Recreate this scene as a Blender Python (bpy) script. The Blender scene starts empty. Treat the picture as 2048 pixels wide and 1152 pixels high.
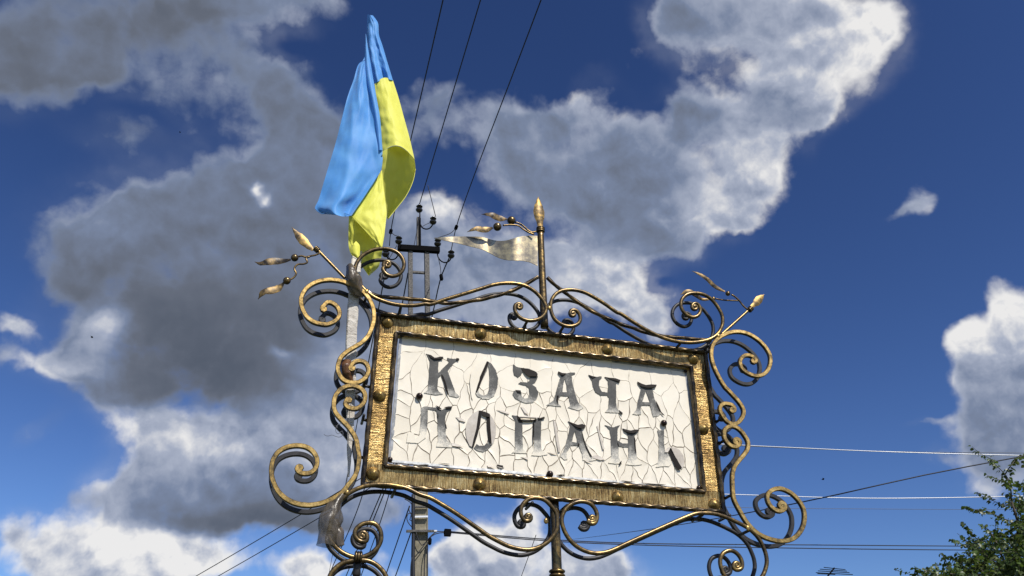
import bpy, bmesh, math, random
from math import sin, cos, pi, radians, atan2, sqrt
from mathutils import Vector, Matrix, noise
from mathutils.geometry import tessellate_polygon
random.seed(7)
scene = bpy.context.scene
COL = scene.collection

# ------------------------------------------------------------------ camera
CAMH = 1.6
F = 1694.0                                   # focal length in photo pixels (2048 wide)
vr = Vector((0.96965989, 0.12509158, 0.21002806))    # sign's right, up and inward directions in camera axes (x right, y down, z forward)
vu = Vector((0.0060845, -0.87124197, 0.49081606))
vn = Vector((-0.24438222, 0.47464674, 0.84556952))
def wdir(d):
    d = Vector(d); return Vector((vr.dot(d), vn.dot(d), vu.dot(d)))
CAMLOC = Vector((0, 0, CAMH))
cx_, cy_, cz_ = wdir((1, 0, 0)), wdir((0, -1, 0)), wdir((0, 0, -1))
camd = bpy.data.cameras.new('camera'); cam = bpy.data.objects.new('camera', camd); COL.objects.link(cam)
m = Matrix.Identity(4)
for i in range(3):
    m[i][0], m[i][1], m[i][2] = cx_[i], cy_[i], cz_[i]
m.translation = CAMLOC
cam.matrix_world = m
camd.sensor_width = 36.0; camd.lens = 36.0 * F / 2048.0
camd.clip_start = 0.05; camd.clip_end = 3000
scene.camera = cam

def direction(u, v):
    return wdir((u - 1024.0, v - 576.0, F)).normalized()
def at(u, v, Y=3.3):
    d = direction(u, v); return CAMLOC + d * (Y / d.y)

# ------------------------------------------------------------------ view, sun
scene.view_settings.view_transform = 'Standard'
scene.view_settings.look = 'None'
scene.view_settings.gamma = 1.0
scene.view_settings.exposure = 0.15
scene.view_settings.use_curve_mapping = False
SUN = Vector((0.30, -0.78, 1.0)).normalized()
sd = bpy.data.lights.new('sun', 'SUN'); sd.energy = 4.6; sd.angle = radians(0.53); sd.color = (1.0, 0.95, 0.86)
so = bpy.data.objects.new('sun', sd); COL.objects.link(so)
so.rotation_euler = SUN.to_track_quat('Z', 'Y').to_euler()

# ------------------------------------------------------------------ world: Nishita sky with procedural clouds
world = bpy.data.worlds.new('World'); scene.world = world; world.use_nodes = True
world.cycles.sampling_method = 'MANUAL'; world.cycles.sample_map_resolution = 512
wt = world.node_tree; wn = wt.nodes; wl = wt.links
for n_ in list(wn): wn.remove(n_)
def wmath(op, a, b=None, c=None, clamp=False):
    nd = wn.new('ShaderNodeMath'); nd.operation = op; nd.use_clamp = clamp
    for i, x in enumerate((a, b, c)):
        if x is None: continue
        if isinstance(x, (int, float)): nd.inputs[i].default_value = x
        else: wl.new(x, nd.inputs[i])
    return nd.outputs[0]
def wvec(op, a, b=None, c=None):
    nd = wn.new('ShaderNodeVectorMath'); nd.operation = op
    for i, x in enumerate((a, b, c)):
        if x is None: continue
        if isinstance(x, (tuple, list, Vector)): nd.inputs[i].default_value = tuple(x)
        else: wl.new(x, nd.inputs[i])
    return nd.outputs[1] if op in ('DOT_PRODUCT', 'LENGTH', 'DISTANCE') else nd.outputs[0]
def wscale(a, s):
    nd = wn.new('ShaderNodeVectorMath'); nd.operation = 'SCALE'; wl.new(a, nd.inputs[0])
    if isinstance(s, (int, float)): nd.inputs[3].default_value = s
    else: wl.new(s, nd.inputs[3])
    return nd.outputs[0]
def wnoise(vec, scale, detail, rough=0.55, dist=0.0, color=False):
    nd = wn.new('ShaderNodeTexNoise'); nd.inputs['Scale'].default_value = scale; nd.inputs['Detail'].default_value = detail
    nd.inputs['Roughness'].default_value = rough; nd.inputs['Distortion'].default_value = dist
    wl.new(vec, nd.inputs['Vector']); return nd.outputs[1] if color else nd.outputs[0]
def wsmooth(x, a, b, lo=0.0, hi=1.0):
    nd = wn.new('ShaderNodeMapRange'); nd.interpolation_type = 'SMOOTHSTEP'; wl.new(x, nd.inputs[0])
    for i, q in enumerate((a, b, lo, hi)): nd.inputs[i + 1].default_value = q
    return nd.outputs[0]
tc = wn.new('ShaderNodeTexCoord'); D = tc.outputs['Generated']
# warped direction gives the cloud masses ragged, curling outlines
w1 = wvec('ADD', wnoise(D, 7.0, 2, 0.5, color=True), (-0.5, -0.5, -0.5))
w2 = wvec('ADD', wnoise(D, 26.0, 3, 0.6, color=True), (-0.5, -0.5, -0.5))
DW = wvec('ADD', D, wvec('ADD', wscale(w1, 0.048), wscale(w2, 0.026)))

# cloud masses: (x, y, half width, half height, tilt, amount, brightness, extra brightness) read on the photograph, kept as sky directions
CL = [
 (70,40,270,120,-8,1.15,.27,0),(10,150,90,70,0,.8,.25,0),(190,140,70,62,0,.75,.30,0),(340,70,120,70,-25,.85,.27,0),(120,150,90,55,0,.6,.25,0),
 (600,-5,115,66,-10,1,.45,0),(480,-10,110,55,0,.8,.33,0),
 (545,165,115,62,10,.62,.36,0),(590,235,120,66,10,.65,.36,0),(470,110,80,55,0,.50,.33,0),(225,262,85,40,0,.58,.24,0),(380,210,120,60,0,.40,.3,0),
 (560,330,220,68,-6,1.05,.37,0),(650,290,110,60,0,.8,.35,0),(480,450,290,100,0,1.2,.32,0),(215,465,75,48,-20,.85,.55,.05),(290,440,90,50,0,.6,.40,0),(150,540,60,50,0,.8,.30,0),
 (400,600,240,110,0,1.2,.20,0),(420,710,240,85,0,1.2,.05,-.05),(590,730,160,90,0,1,.28,0),(640,600,150,150,0,1,.30,0),(560,500,200,80,0,1,.34,0),
 (516,382,13,11,0,.5,.6,.5),(536,402,16,12,30,.5,.6,.5),(690,730,70,50,10,.5,.65,.22),(570,720,34,16,20,.4,.5,.3),
 (30,650,52,28,10,.95,.80,.1),(205,640,46,32,-15,1,.95,.35),(180,690,40,26,0,.8,.7,.1),(128,728,80,28,8,.95,.85,.2),(8,705,50,34,0,.7,.4,0),(235,735,90,60,0,.8,.42,0),(205,790,40,50,30,.55,.38,0),(250,800,60,30,0,.4,.4,0),
 (62,862,50,20,-35,.55,.35,0),
 (350,862,118,44,8,1.15,.80,.10),(570,890,190,64,0,1.1,.62,.04),(300,935,75,60,0,1.05,.62,0),(500,968,220,46,0,1.1,.48,0),(340,990,120,44,0,1,.40,0),(480,1040,230,30,4,1.1,.10,-.10),
 (700,860,110,150,0,1,.68,0),(250,1095,150,52,0,1.25,.82,.12),(420,1125,140,48,0,1,.85,.06),(200,1150,140,40,0,1,.7,0),(105,1100,66,44,0,1,.80,.05),(15,1062,40,38,0,1,.66,0),(605,1138,52,32,0,1,.85,0),(655,1150,40,20,0,.8,.8,0),
 (640,1020,110,45,0,.9,.40,0),(745,1020,95,36,0,.8,.45,0),(240,1030,50,50,30,.9,.80,.1),
 (875,225,70,66,0,.80,.36,0),(905,185,40,30,0,.4,.4,0),
 (1192,212,52,66,0,.95,.60,0),(1000,235,62,44,0,.75,.46,0),(1100,240,60,40,0,.7,.50,0),(1040,310,100,78,0,.95,.44,0),(1150,350,130,88,0,1.0,.44,0),(1270,400,150,90,0,1.0,.43,0),(1290,300,90,80,0,.9,.50,0),(1360,230,40,50,0,.7,.42,0),
 (1290,478,80,34,0,.7,.30,0),(1420,400,115,70,-20,1.05,.70,.10),(1480,445,55,28,0,.9,.75,.10),(1510,330,72,78,-30,1,.74,.08),(1430,250,90,70,0,.9,.52,0),(1555,210,100,90,-45,1.05,.56,0),
 (1630,95,125,95,0,1.15,.72,.05),(1460,35,140,78,0,1.15,.53,0),(1730,75,60,76,0,1,.95,.18),(1350,55,44,58,0,.8,.42,0),(1640,225,52,34,-50,.8,.66,0),
 (862,428,56,38,0,.95,.85,.1),(910,520,110,68,0,.95,.58,0),(1060,515,120,48,0,.9,.56,0),(1190,515,80,40,10,1,.80,.10),(1245,580,72,44,25,1,.82,.08),(1090,600,170,70,0,1,.56,0),(1305,635,34,40,0,.8,.60,0),(850,600,120,60,0,.8,.5,0),
 (1832,402,42,26,-30,.74,.5,.05),(1790,432,34,12,-25,.55,.36,0),
 (2015,605,58,58,-30,1.15,.85,.2),(1922,672,44,34,0,1,.85,.2),(2050,700,105,86,0,1.2,.66,0),(1945,745,50,46,0,.95,.56,.04),(2030,840,105,100,0,1.15,.48,0),(1985,940,66,66,0,1,.52,0),(1960,860,40,60,0,.8,.42,0),
 (1850,842,60,9,0,.50,.38,0),(1870,912,42,22,10,.68,.42,0),
 (1000,1095,95,46,0,1.15,.82,.06),(1055,1040,48,36,-40,1,.85,.10),(900,1122,40,34,0,1,.8,.05),(1140,1122,85,38,0,1.05,.80,.03),(1225,1140,40,28,0,.8,.7,0),(1040,1165,230,42,0,1.1,.66,0),
 (935,516,20,32,0,-.5,.5,0),(250,225,110,26,10,-.3,.3,0),(1640,130,26,20,-20,-.22,.5,-.1),(565,85,60,32,20,-.3,.3,0),(500,300,40,20,0,-.25,.3,0),(1310,560,30,18,0,-.3,.5,0),
]
acc = None
def blob(acc, u, v, ru, rv, rot, w, s, z):
    c = direction(u, v); a = radians(rot)
    t1 = (direction(u + ru * cos(a), v + ru * sin(a)) - c); s1 = t1.length
    t2 = (direction(u - rv * sin(a), v + rv * cos(a)) - c); s2 = t2.length
    t1 = (t1 - c * t1.dot(c)).normalized(); t2 = (t2 - c * t2.dot(c)); t2 = (t2 - t1 * t2.dot(t1)).normalized()
    A = wvec('DOT_PRODUCT', DW, tuple(t1 / s1)); B = wvec('DOT_PRODUCT', DW, tuple(t2 / s2))
    q = wmath('MULTIPLY_ADD', A, A, wmath('MULTIPLY', B, B))
    e = wmath('POWER', 0.3679, q)
    cb = wn.new('ShaderNodeCombineXYZ')
    for i in range(3): wl.new(e, cb.inputs[i])
    if acc is None: return wvec('MULTIPLY', cb.outputs[0], (w, w * s, z))
    return wvec('MULTIPLY_ADD', cb.outputs[0], (w, w * s, z), acc)
for b_ in CL: acc = blob(acc, *b_)
fw = wsmooth(wvec('DOT_PRODUCT', D, tuple(-cz_)), 0.70, 0.80)      # the masses above hold for this side of the sky
acc = wscale(acc, fw)
sp = wn.new('ShaderNodeSeparateXYZ'); wl.new(acc, sp.inputs[0])
# other cumulus masses over the rest of the sky, of the same kind
far = wmath('MULTIPLY', wmath('SUBTRACT', 1.0, fw), wsmooth(wnoise(DW, 2.6, 3, 0.5), 0.47, 0.62, 0.0, 1.2))
cov = wmath('MINIMUM', wmath('ADD', sp.outputs[0], far), 1.25)
shd = wmath('DIVIDE', wmath('ADD', sp.outputs[1], wmath('MULTIPLY', far, 0.55)), wmath('MAXIMUM', wmath('ADD', sp.outputs[0], far), 0.05))
st = (SUN - (-cz_) * SUN.dot(-cz_)).normalized()
DN = wvec('ADD', D, wvec('ADD', wscale(w1, 0.030), wscale(w2, 0.012)))
def wvor(vec, scale, detail, rough=.5, lac=2.2):
    nd = wn.new('ShaderNodeTexVoronoi'); nd.feature = 'F1'; nd.normalize = False
    nd.inputs['Scale'].default_value = scale; nd.inputs['Detail'].default_value = detail; nd.inputs['Roughness'].default_value = rough
    nd.inputs['Lacunarity'].default_value = lac
    wl.new(vec, nd.inputs['Vector']); return nd.outputs['Distance']
def billow(vec, det, vd):       # rounded heads (cell distance) over turbulent noise
    return wmath('ADD', wmath('MULTIPLY', wnoise(vec, 13.0, det, 0.60), 0.9), wmath('MULTIPLY', wvor(vec, 16.0, vd, .55), -0.33))
n1 = billow(DN, 9, 2); n2 = billow(wvec('ADD', DN, tuple(st * 0.011)), 5, 1)
n1s = billow(DN, 5, 1)
n3 = wnoise(DN, 5.0, 3, 0.5)
dens = wmath('ADD', cov, wmath('ADD', wmath('MULTIPLY', wmath('SUBTRACT', n1, 0.29), 1.45), wmath('MULTIPLY', wmath('SUBTRACT', n3, 0.5), 0.5)))
alpha = wsmooth(dens, 0.14, 0.82)
veil = wmath('MULTIPLY', wsmooth(wnoise(DW, 4.0, 4, 0.55), 0.45, 0.75), wmath('MULTIPLY', wsmooth(cov, 0.10, 0.50), 0.26))
alpha = wmath('MAXIMUM', alpha, veil)
relief = wmath('MULTIPLY', wmath('MULTIPLY', wmath('SUBTRACT', n1s, n2), 1.9), wmath('ADD', wmath('MULTIPLY', shd, 1.0), -0.02))
soft = wmath('MULTIPLY', wmath('SUBTRACT', n3, 0.5), wmath('MULTIPLY_ADD', shd, 0.4, 0.06))
relief = wmath('ADD', relief, soft)
rim = wmath('MULTIPLY', wmath('SUBTRACT', 1.0, wsmooth(dens, 0.50, 1.05)), 0.22)
bri = wmath('ADD', wmath('ADD', shd, sp.outputs[2]), wmath('ADD', relief, rim), clamp=True)
sky = wn.new('ShaderNodeTexSky'); sky.sky_type = 'NISHITA'; sky.sun_disc = False
sky.sun_elevation = math.asin(SUN.z); sky.sun_rotation = atan2(SUN.x, SUN.y)
sky.air_density = 1.0; sky.dust_density = 0.4; sky.ozone_density = 2.2
# the deep, contrasty blue of a phone picture: the whole sky through one gamma
hs = wn.new('ShaderNodeGamma'); wl.new(wvec('MINIMUM', wscale(sky.outputs[0], 0.09), (1.0, 1.0, 1.0)), hs.inputs[0]); hs.inputs[1].default_value = 1.55
skyc = wvec('MULTIPLY', hs.outputs[0], tuple(x / 0.09 for x in (1.30, 1.36, 1.62)))
cr = wn.new('ShaderNodeValToRGB'); wl.new(bri, cr.inputs[0])
els = cr.color_ramp.elements
els[0].position = 0.0; els[0].color = (0.080, 0.098, 0.132, 1)
els[1].position = 1.0; els[1].color = (0.90, 0.89, 0.88, 1)
for p_, c_ in ((.25, (0.140, 0.160, 0.205, 1)), (.5, (0.205, 0.255, 0.375, 1)), (.75, (0.43, 0.475, 0.59, 1))):
    e_ = els.new(p_); e_.color = c_
cloudc = wscale(cr.outputs[0], 10.0 * 0.95)
mx = wn.new('ShaderNodeMix'); mx.data_type = 'RGBA'
wl.new(wmath('MULTIPLY', alpha, 0.97), mx.inputs[0]); wl.new(skyc, mx.inputs[6]); wl.new(cloudc, mx.inputs[7])
bg = wn.new('ShaderNodeBackground'); bg.inputs[1].default_value = 0.09
wl.new(mx.outputs[2], bg.inputs[0])
wo = wn.new('ShaderNodeOutputWorld'); wl.new(bg.outputs[0], wo.inputs[0])

# ------------------------------------------------------------------ object helpers
def tag(o, label=None, cat=None, group=None, kind=None):
    if label: o['label'] = label
    if cat: o['category'] = cat
    if group: o['group'] = group
    if kind: o['kind'] = kind
    return o
def adopt(o, parent):
    if parent is not None:
        o.parent = parent
        o.matrix_parent_inverse = Matrix.Translation(-parent['_o']) if '_o' in ORI.get(parent.name, {}) else Matrix.Identity(4)
ORI = {}
def thing(name, loc, label, cat, group=None):
    o = bpy.data.objects.new(name, None); COL.objects.link(o); o.location = loc; o.empty_display_size = 0.1
    ORI[o.name] = Vector(loc); return tag(o, label, cat, group)
def link(name, me, mat=None, parent=None, loc=None):
    o = bpy.data.objects.new(name, me); COL.objects.link(o)
    if mat is not None and len(me.materials) == 0: me.materials.append(mat)
    if loc is not None: o.location = loc
    if parent is not None:
        o.parent = parent
        base = ORI.get(parent.name, Vector((0, 0, 0)))
        o.matrix_parent_inverse = Matrix.Translation(-base)
        if loc is not None: ORI[o.name] = Vector(loc)
    return o
class MB:
    def __init__(s): s.v = []; s.f = []; s.mi = []
    def add(s, vs, fs, mi=0):
        b = len(s.v); s.v += [tuple(x) for x in vs]
        for f in fs: s.f.append(tuple(i + b for i in f)); s.mi.append(mi)
    def mesh(s, name, smooth=True, auto=None):
        me = bpy.data.meshes.new(name); me.from_pydata(s.v, [], s.f); me.update()
        if smooth: me.polygons.foreach_set('use_smooth', [True] * len(me.polygons))
        for p, k in zip(me.polygons, s.mi): p.material_index = k
        if auto is not None: me.set_sharp_from_angle(angle=radians(auto))
        return me
def cat(pts, step=None, n=None, closed=False):
    """Catmull-Rom through pts; resampled evenly."""
    P = [Vector(p) for p in pts]; out = []
    if len(P) == 2: P = [P[0], P[0].lerp(P[1], .5), P[1]]
    N = len(P)
    for i in range(N if closed else N - 1):
        if closed: p0, p1, p2, p3 = P[i - 1], P[i], P[(i + 1) % N], P[(i + 2) % N]
        else:
            p1, p2 = P[i], P[i + 1]
            p0 = P[i - 1] if i > 0 else p1 * 2 - p2
            p3 = P[i + 2] if i + 2 < N else p2 * 2 - p1
        # centripetal parametrisation keeps uneven points from looping
        d1 = max((p1 - p0).length, 1e-9) ** .5; d2 = max((p2 - p1).length, 1e-9) ** .5; d3 = max((p3 - p2).length, 1e-9) ** .5
        t1 = (p1 - p0) / d1 - (p2 - p0) / (d1 + d2) + (p2 - p1) / d2
        t2 = (p2 - p1) / d2 - (p3 - p1) / (d2 + d3) + (p3 - p2) / d3
        t1 *= d2; t2 *= d2
        for k in range(16):
            t = k / 16
            out.append(p1 * (2*t**3 - 3*t*t + 1) + t1 * (t**3 - 2*t*t + t) + p2 * (-2*t**3 + 3*t*t) + t2 * (t**3 - t*t))
    if not closed: out.append(P[-1].copy())
    L = [0.0]
    for a, b in zip(out, out[1:]): L.append(L[-1] + (b - a).length)
    if n is None: n = max(3, int(L[-1] / step) + 1)
    res = []; j = 0
    for i in range(n):
        s = L[-1] * i / (n - 1)
        while j < len(L) - 2 and L[j + 1] < s: j += 1
        d = L[j + 1] - L[j]
        res.append(out[j].lerp(out[j + 1], 0 if d < 1e-12 else (s - L[j]) / d))
    return res
ROUND = lambda k: [(cos(2 * pi * i / k), sin(2 * pi * i / k)) for i in range(k)]
SQT = [(math.copysign(abs(cos(a_)) ** .5, cos(a_)) * 1.0, math.copysign(abs(sin(a_)) ** .5, sin(a_)) * 1.0) for a_ in [2 * pi * k_ / 16 for k_ in range(16)]]
SQ = [(1, -.74), (1, .74), (.74, 1), (-.74, 1), (-1, .74), (-1, -.74), (-.74, -1), (.74, -1)]
def sweep(mb, pts, rad, sec, up=Vector((0, 1, 0)), twist=0.0, flat=1.0, caps=True, mi=0):
    """sec: list of (a,b); a along side (in plane), b along 'up' direction."""
    N = len(pts); k = len(sec); vs = []; ln = 0.0
    prev = None
    for i, p in enumerate(pts):
        t = (pts[min(i + 1, N - 1)] - pts[max(i - 1, 0)])
        if t.length < 1e-9: t = Vector((0, 0, 1))
        t.normalize()
        s = t.cross(up)
        if s.length < 0.05: s = prev if prev is not None else Vector((1, 0, 0))
        s = (s - t * s.dot(t)).normalized(); prev = s
        b = s.cross(t).normalized()
        if i: ln += (p - pts[i - 1]).length
        r = rad(i / (N - 1)) if callable(rad) else rad
        a = twist * ln; ca, sa = cos(a), sin(a)
        for (x, y) in sec:
            xx, yy = x * ca - y * sa, x * sa + y * ca
            vs.append(p + s * (xx * r) + b * (yy * r * flat))
    fs = []
    for i in range(N - 1):
        for j in range(k):
            a0, a1 = i * k + j, i * k + (j + 1) % k
            fs.append((a0, a0 + k, a1 + k, a1))
    if caps: fs.append(tuple(range(k))); fs.append(tuple(reversed(range((N - 1) * k, N * k))))
    mb.add(vs, fs, mi)
def box(mb, a, b, mi=0):
    (x0, y0, z0), (x1, y1, z1) = a, b
    vs = [(x, y, z) for x in (x0, x1) for y in (y0, y1) for z in (z0, z1)]
    mb.add(vs, [(0, 1, 3, 2), (4, 6, 7, 5), (0, 4, 5, 1), (2, 3, 7, 6), (0, 2, 6, 4), (1, 5, 7, 3)], mi)
def bar(mb, p, q, r, k=8, mi=0):
    sweep(mb, [Vector(p), Vector(p).lerp(Vector(q), .5), Vector(q)], r, ROUND(k), up=Vector((.13, .95, .21)), mi=mi)
def sphere(mb, c, r, seg=14, rings=9, sc=(1, 1, 1)):
    c = Vector(c); vs = [c + Vector((0, 0, r * sc[2]))]
    for i in range(1, rings):
        th = pi * i / rings
        for j in range(seg):
            ph = 2 * pi * j / seg
            vs.append(c + Vector((r * sc[0] * sin(th) * cos(ph), r * sc[1] * sin(th) * sin(ph), r * sc[2] * cos(th))))
    vs.append(c - Vector((0, 0, r * sc[2])))
    fs = [(0, 1 + j, 1 + (j + 1) % seg) for j in range(seg)]
    for i in range(rings - 2):
        for j in range(seg):
            a = 1 + i * seg + j; b = 1 + i * seg + (j + 1) % seg
            fs.append((a, a + seg, b + seg, b))
    e = len(vs) - 1; o = 1 + (rings - 2) * seg
    fs += [(e, o + (j + 1) % seg, o + j) for j in range(seg)]
    mb.add(vs, fs)
def lathe(mb, c, axis, prof, seg=20, mi=0):
    """prof: list of (r, h) along axis."""
    c = Vector(c); ax = Vector(axis).normalized()
    u = ax.cross(Vector((0, 0, 1)) if abs(ax.z) < .9 else Vector((1, 0, 0))).normalized(); w = ax.cross(u)
    vs = []
    for r, h in prof:
        for j in range(seg):
            a = 2 * pi * j / seg
            vs.append(c + ax * h + u * (r * cos(a)) + w * (r * sin(a)))
    fs = []
    for i in range(len(prof) - 1):
        for j in range(seg):
            a, b = i * seg + j, i * seg + (j + 1) % seg
            fs.append((a, b, b + seg, a + seg))
    fs.append(tuple(reversed(range(seg)))); fs.append(tuple(range((len(prof) - 1) * seg, len(prof) * seg)))
    mb.add(vs, fs, mi)
def crop(pts, ox, oy, s):
    return [(ox + x / s, oy + y / s) for x, y in pts]

# ------------------------------------------------------------------ materials
def newmat(name):
    mt = bpy.data.materials.new(name); mt.use_nodes = True; nt = mt.node_tree
    return mt, nt, nt.nodes['Principled BSDF']
def setc(b, c, rough=.5, metal=0.0, spec=None):
    b.inputs['Base Color'].default_value = (*c, 1); b.inputs['Roughness'].default_value = rough; b.inputs['Metallic'].default_value = metal
    if spec is not None: b.inputs['Specular IOR Level'].default_value = spec
def tnoise(nt, scale, detail=4, rough=.55, vscale=None, coord='Object', dist=0.0):
    t = nt.nodes.new('ShaderNodeTexCoord'); v = t.outputs[coord]
    if vscale:
        mp = nt.nodes.new('ShaderNodeMapping'); nt.links.new(v, mp.inputs[0]); mp.inputs['Scale'].default_value = vscale; v = mp.outputs[0]
    n = nt.nodes.new('ShaderNodeTexNoise'); nt.links.new(v, n.inputs['Vector'])
    n.inputs['Scale'].default_value = scale; n.inputs['Detail'].default_value = detail; n.inputs['Roughness'].default_value = rough
    n.inputs['Distortion'].default_value = dist
    return n.outputs[0]
def ramp(nt, x, stops):
    r = nt.nodes.new('ShaderNodeValToRGB'); nt.links.new(x, r.inputs[0]); e = r.color_ramp.elements
    e[0].position, e[0].color = stops[0][0], (*stops[0][1], 1); e[1].position, e[1].color = stops[-1][0], (*stops[-1][1], 1)
    for p, c in stops[1:-1]:
        k = e.new(p); k.color = (*c, 1)
    return r.outputs[0]
def nmath(nt, op, a, b=None, clamp=False, c=None):
    nd = nt.nodes.new('ShaderNodeMath'); nd.operation = op; nd.use_clamp = clamp
    for i, x in enumerate((a, b, c)):
        if x is None: continue
        if isinstance(x, (int, float)): nd.inputs[i].default_value = x
        else: nt.links.new(x, nd.inputs[i])
    return nd.outputs[0]
def nmap(nt, x, a, b, lo=0, hi=1):
    nd = nt.nodes.new('ShaderNodeMapRange'); nt.links.new(x, nd.inputs[0])
    for i, q in enumerate((a, b, lo, hi)): nd.inputs[i + 1].default_value = q
    return nd.outputs[0]
def bump(nt, b, h, strength=.3, dist=.002):
    n = nt.nodes.new('ShaderNodeBump'); n.inputs['Strength'].default_value = strength; n.inputs['Distance'].default_value = dist
    nt.links.new(h, n.inputs['Height']); nt.links.new(n.outputs[0], b.inputs['Normal'])
def nmix(nt, f, a, b):
    nd = nt.nodes.new('ShaderNodeMix'); nd.data_type = 'RGBA'
    if isinstance(f, (int, float)): nd.inputs[0].default_value = f
    else: nt.links.new(f, nd.inputs[0])
    for i, x in ((6, a), (7, b)):
        if isinstance(x, tuple): nd.inputs[i].default_value = (*x, 1)
        else: nt.links.new(x, nd.inputs[i])
    return nd.outputs[2]
GOLD = (0.42, 0.275, 0.09); GOLDL = (0.66, 0.49, 0.21); DARK = (0.020, 0.016, 0.013)
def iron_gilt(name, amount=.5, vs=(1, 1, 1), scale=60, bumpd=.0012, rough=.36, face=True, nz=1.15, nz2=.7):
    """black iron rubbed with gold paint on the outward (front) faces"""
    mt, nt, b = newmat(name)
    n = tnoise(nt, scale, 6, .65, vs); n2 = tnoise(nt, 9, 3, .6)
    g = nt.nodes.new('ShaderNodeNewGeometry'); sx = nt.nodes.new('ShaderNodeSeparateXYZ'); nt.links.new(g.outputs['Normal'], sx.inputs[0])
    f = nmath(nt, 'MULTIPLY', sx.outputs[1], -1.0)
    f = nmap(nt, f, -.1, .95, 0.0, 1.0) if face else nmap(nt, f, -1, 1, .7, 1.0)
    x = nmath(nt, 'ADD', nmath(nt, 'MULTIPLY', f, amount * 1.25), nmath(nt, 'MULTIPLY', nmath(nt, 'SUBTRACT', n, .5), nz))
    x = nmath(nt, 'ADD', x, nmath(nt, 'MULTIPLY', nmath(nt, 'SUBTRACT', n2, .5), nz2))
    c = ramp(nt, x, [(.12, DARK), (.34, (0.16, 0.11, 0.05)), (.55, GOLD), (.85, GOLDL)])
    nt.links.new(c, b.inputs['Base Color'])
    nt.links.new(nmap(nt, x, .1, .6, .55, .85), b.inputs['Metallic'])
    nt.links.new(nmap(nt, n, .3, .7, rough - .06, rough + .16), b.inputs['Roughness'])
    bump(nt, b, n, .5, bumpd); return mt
M = {}
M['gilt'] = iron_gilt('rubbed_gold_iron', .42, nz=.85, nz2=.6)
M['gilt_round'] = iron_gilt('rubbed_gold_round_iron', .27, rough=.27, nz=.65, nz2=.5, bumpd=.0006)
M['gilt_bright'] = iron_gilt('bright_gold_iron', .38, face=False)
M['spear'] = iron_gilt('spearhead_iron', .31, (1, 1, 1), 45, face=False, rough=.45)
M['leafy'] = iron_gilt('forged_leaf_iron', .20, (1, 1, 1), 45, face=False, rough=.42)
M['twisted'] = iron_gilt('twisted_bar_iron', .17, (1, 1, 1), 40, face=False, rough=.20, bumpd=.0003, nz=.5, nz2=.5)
def band_mat(name, vs):
    mt, nt, b = newmat(name)
    n = tnoise(nt, 1.0, 5, .55, vs); n2 = tnoise(nt, 11, 3, .6); n3 = tnoise(nt, 170, 3, .6)
    x = nmath(nt, 'ADD', nmath(nt, 'MULTIPLY', nmath(nt, 'SUBTRACT', n, .5), 2.05), nmath(nt, 'MULTIPLY', nmath(nt, 'SUBTRACT', n2, .5), 1.0))
    x = nmath(nt, 'ADD', x, nmath(nt, 'MULTIPLY', nmath(nt, 'SUBTRACT', n3, .5), .5))
    x = nmath(nt, 'ADD', x, .60)
    c = ramp(nt, x, [(.12, (0.030, 0.018, 0.010)), (.38, (0.22, 0.13, 0.05)), (.66, (0.54, 0.35, 0.12)), (.98, (0.86, 0.66, 0.31))])
    nt.links.new(c, b.inputs['Base Color']); b.inputs['Metallic'].default_value = .75; b.inputs['Roughness'].default_value = .36
    bump(nt, b, n, 1.0, .006); return mt
M['band_h'] = band_mat('hammered_gold_band', (310, 310, 12)); M['band_v'] = band_mat('hammered_gold_stile', (12, 310, 310))
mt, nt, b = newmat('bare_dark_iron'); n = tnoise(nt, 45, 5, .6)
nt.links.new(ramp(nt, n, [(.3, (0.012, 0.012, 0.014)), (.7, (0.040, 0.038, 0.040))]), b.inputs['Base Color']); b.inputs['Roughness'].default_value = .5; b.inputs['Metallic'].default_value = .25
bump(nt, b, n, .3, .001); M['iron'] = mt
mt, nt, b = newmat('black_metal'); setc(b, (0.004, 0.004, 0.005), .85, 0, .05); M['black'] = mt
mt, nt, b = newmat('dark_bolt'); setc(b, (0.03, 0.018, 0.014), .25, .6); M['bolt'] = mt
mt, nt, b = newmat('pole_steel'); n = tnoise(nt, 38, 4, .7)
nt.links.new(ramp(nt, n, [(.4, (0.035, 0.034, 0.034)), (.62, (0.14, 0.13, 0.12))]), b.inputs['Base Color']); b.inputs['Roughness'].default_value = .7; M['steel'] = mt
mt, nt, b = newmat('brown_glazed_ceramic'); setc(b, (0.012, 0.010, 0.011), .12, 0, .7); M['ceramic'] = mt
mt, nt, b = newmat('weathered_concrete'); n = tnoise(nt, 22, 6, .7, (1, 1, .6)); n2 = tnoise(nt, 2.2, 3, .6)
c = ramp(nt, nmath(nt, 'ADD', nmath(nt, 'MULTIPLY', n, .6), nmath(nt, 'MULTIPLY', n2, .4)), [(.3, (0.11, 0.095, 0.065)), (.5, (0.20, 0.18, 0.13)), (.7, (0.30, 0.27, 0.21))])
nt.links.new(c, b.inputs['Base Color']); b.inputs['Roughness'].default_value = .92; bump(nt, b, n, .7, .01); M['concrete'] = mt
mt, nt, b = newmat('cable_black'); setc(b, (0.012, 0.014, 0.022), .6); M['cable'] = mt
mt, nt, b = newmat('cable_grey'); setc(b, (0.11, 0.12, 0.15), .6); M['cable_grey'] = mt
mt, nt, b = newmat('cable_white'); setc(b, (0.75, 0.76, 0.78), .35, .2); M['cable_white'] = mt
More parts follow.
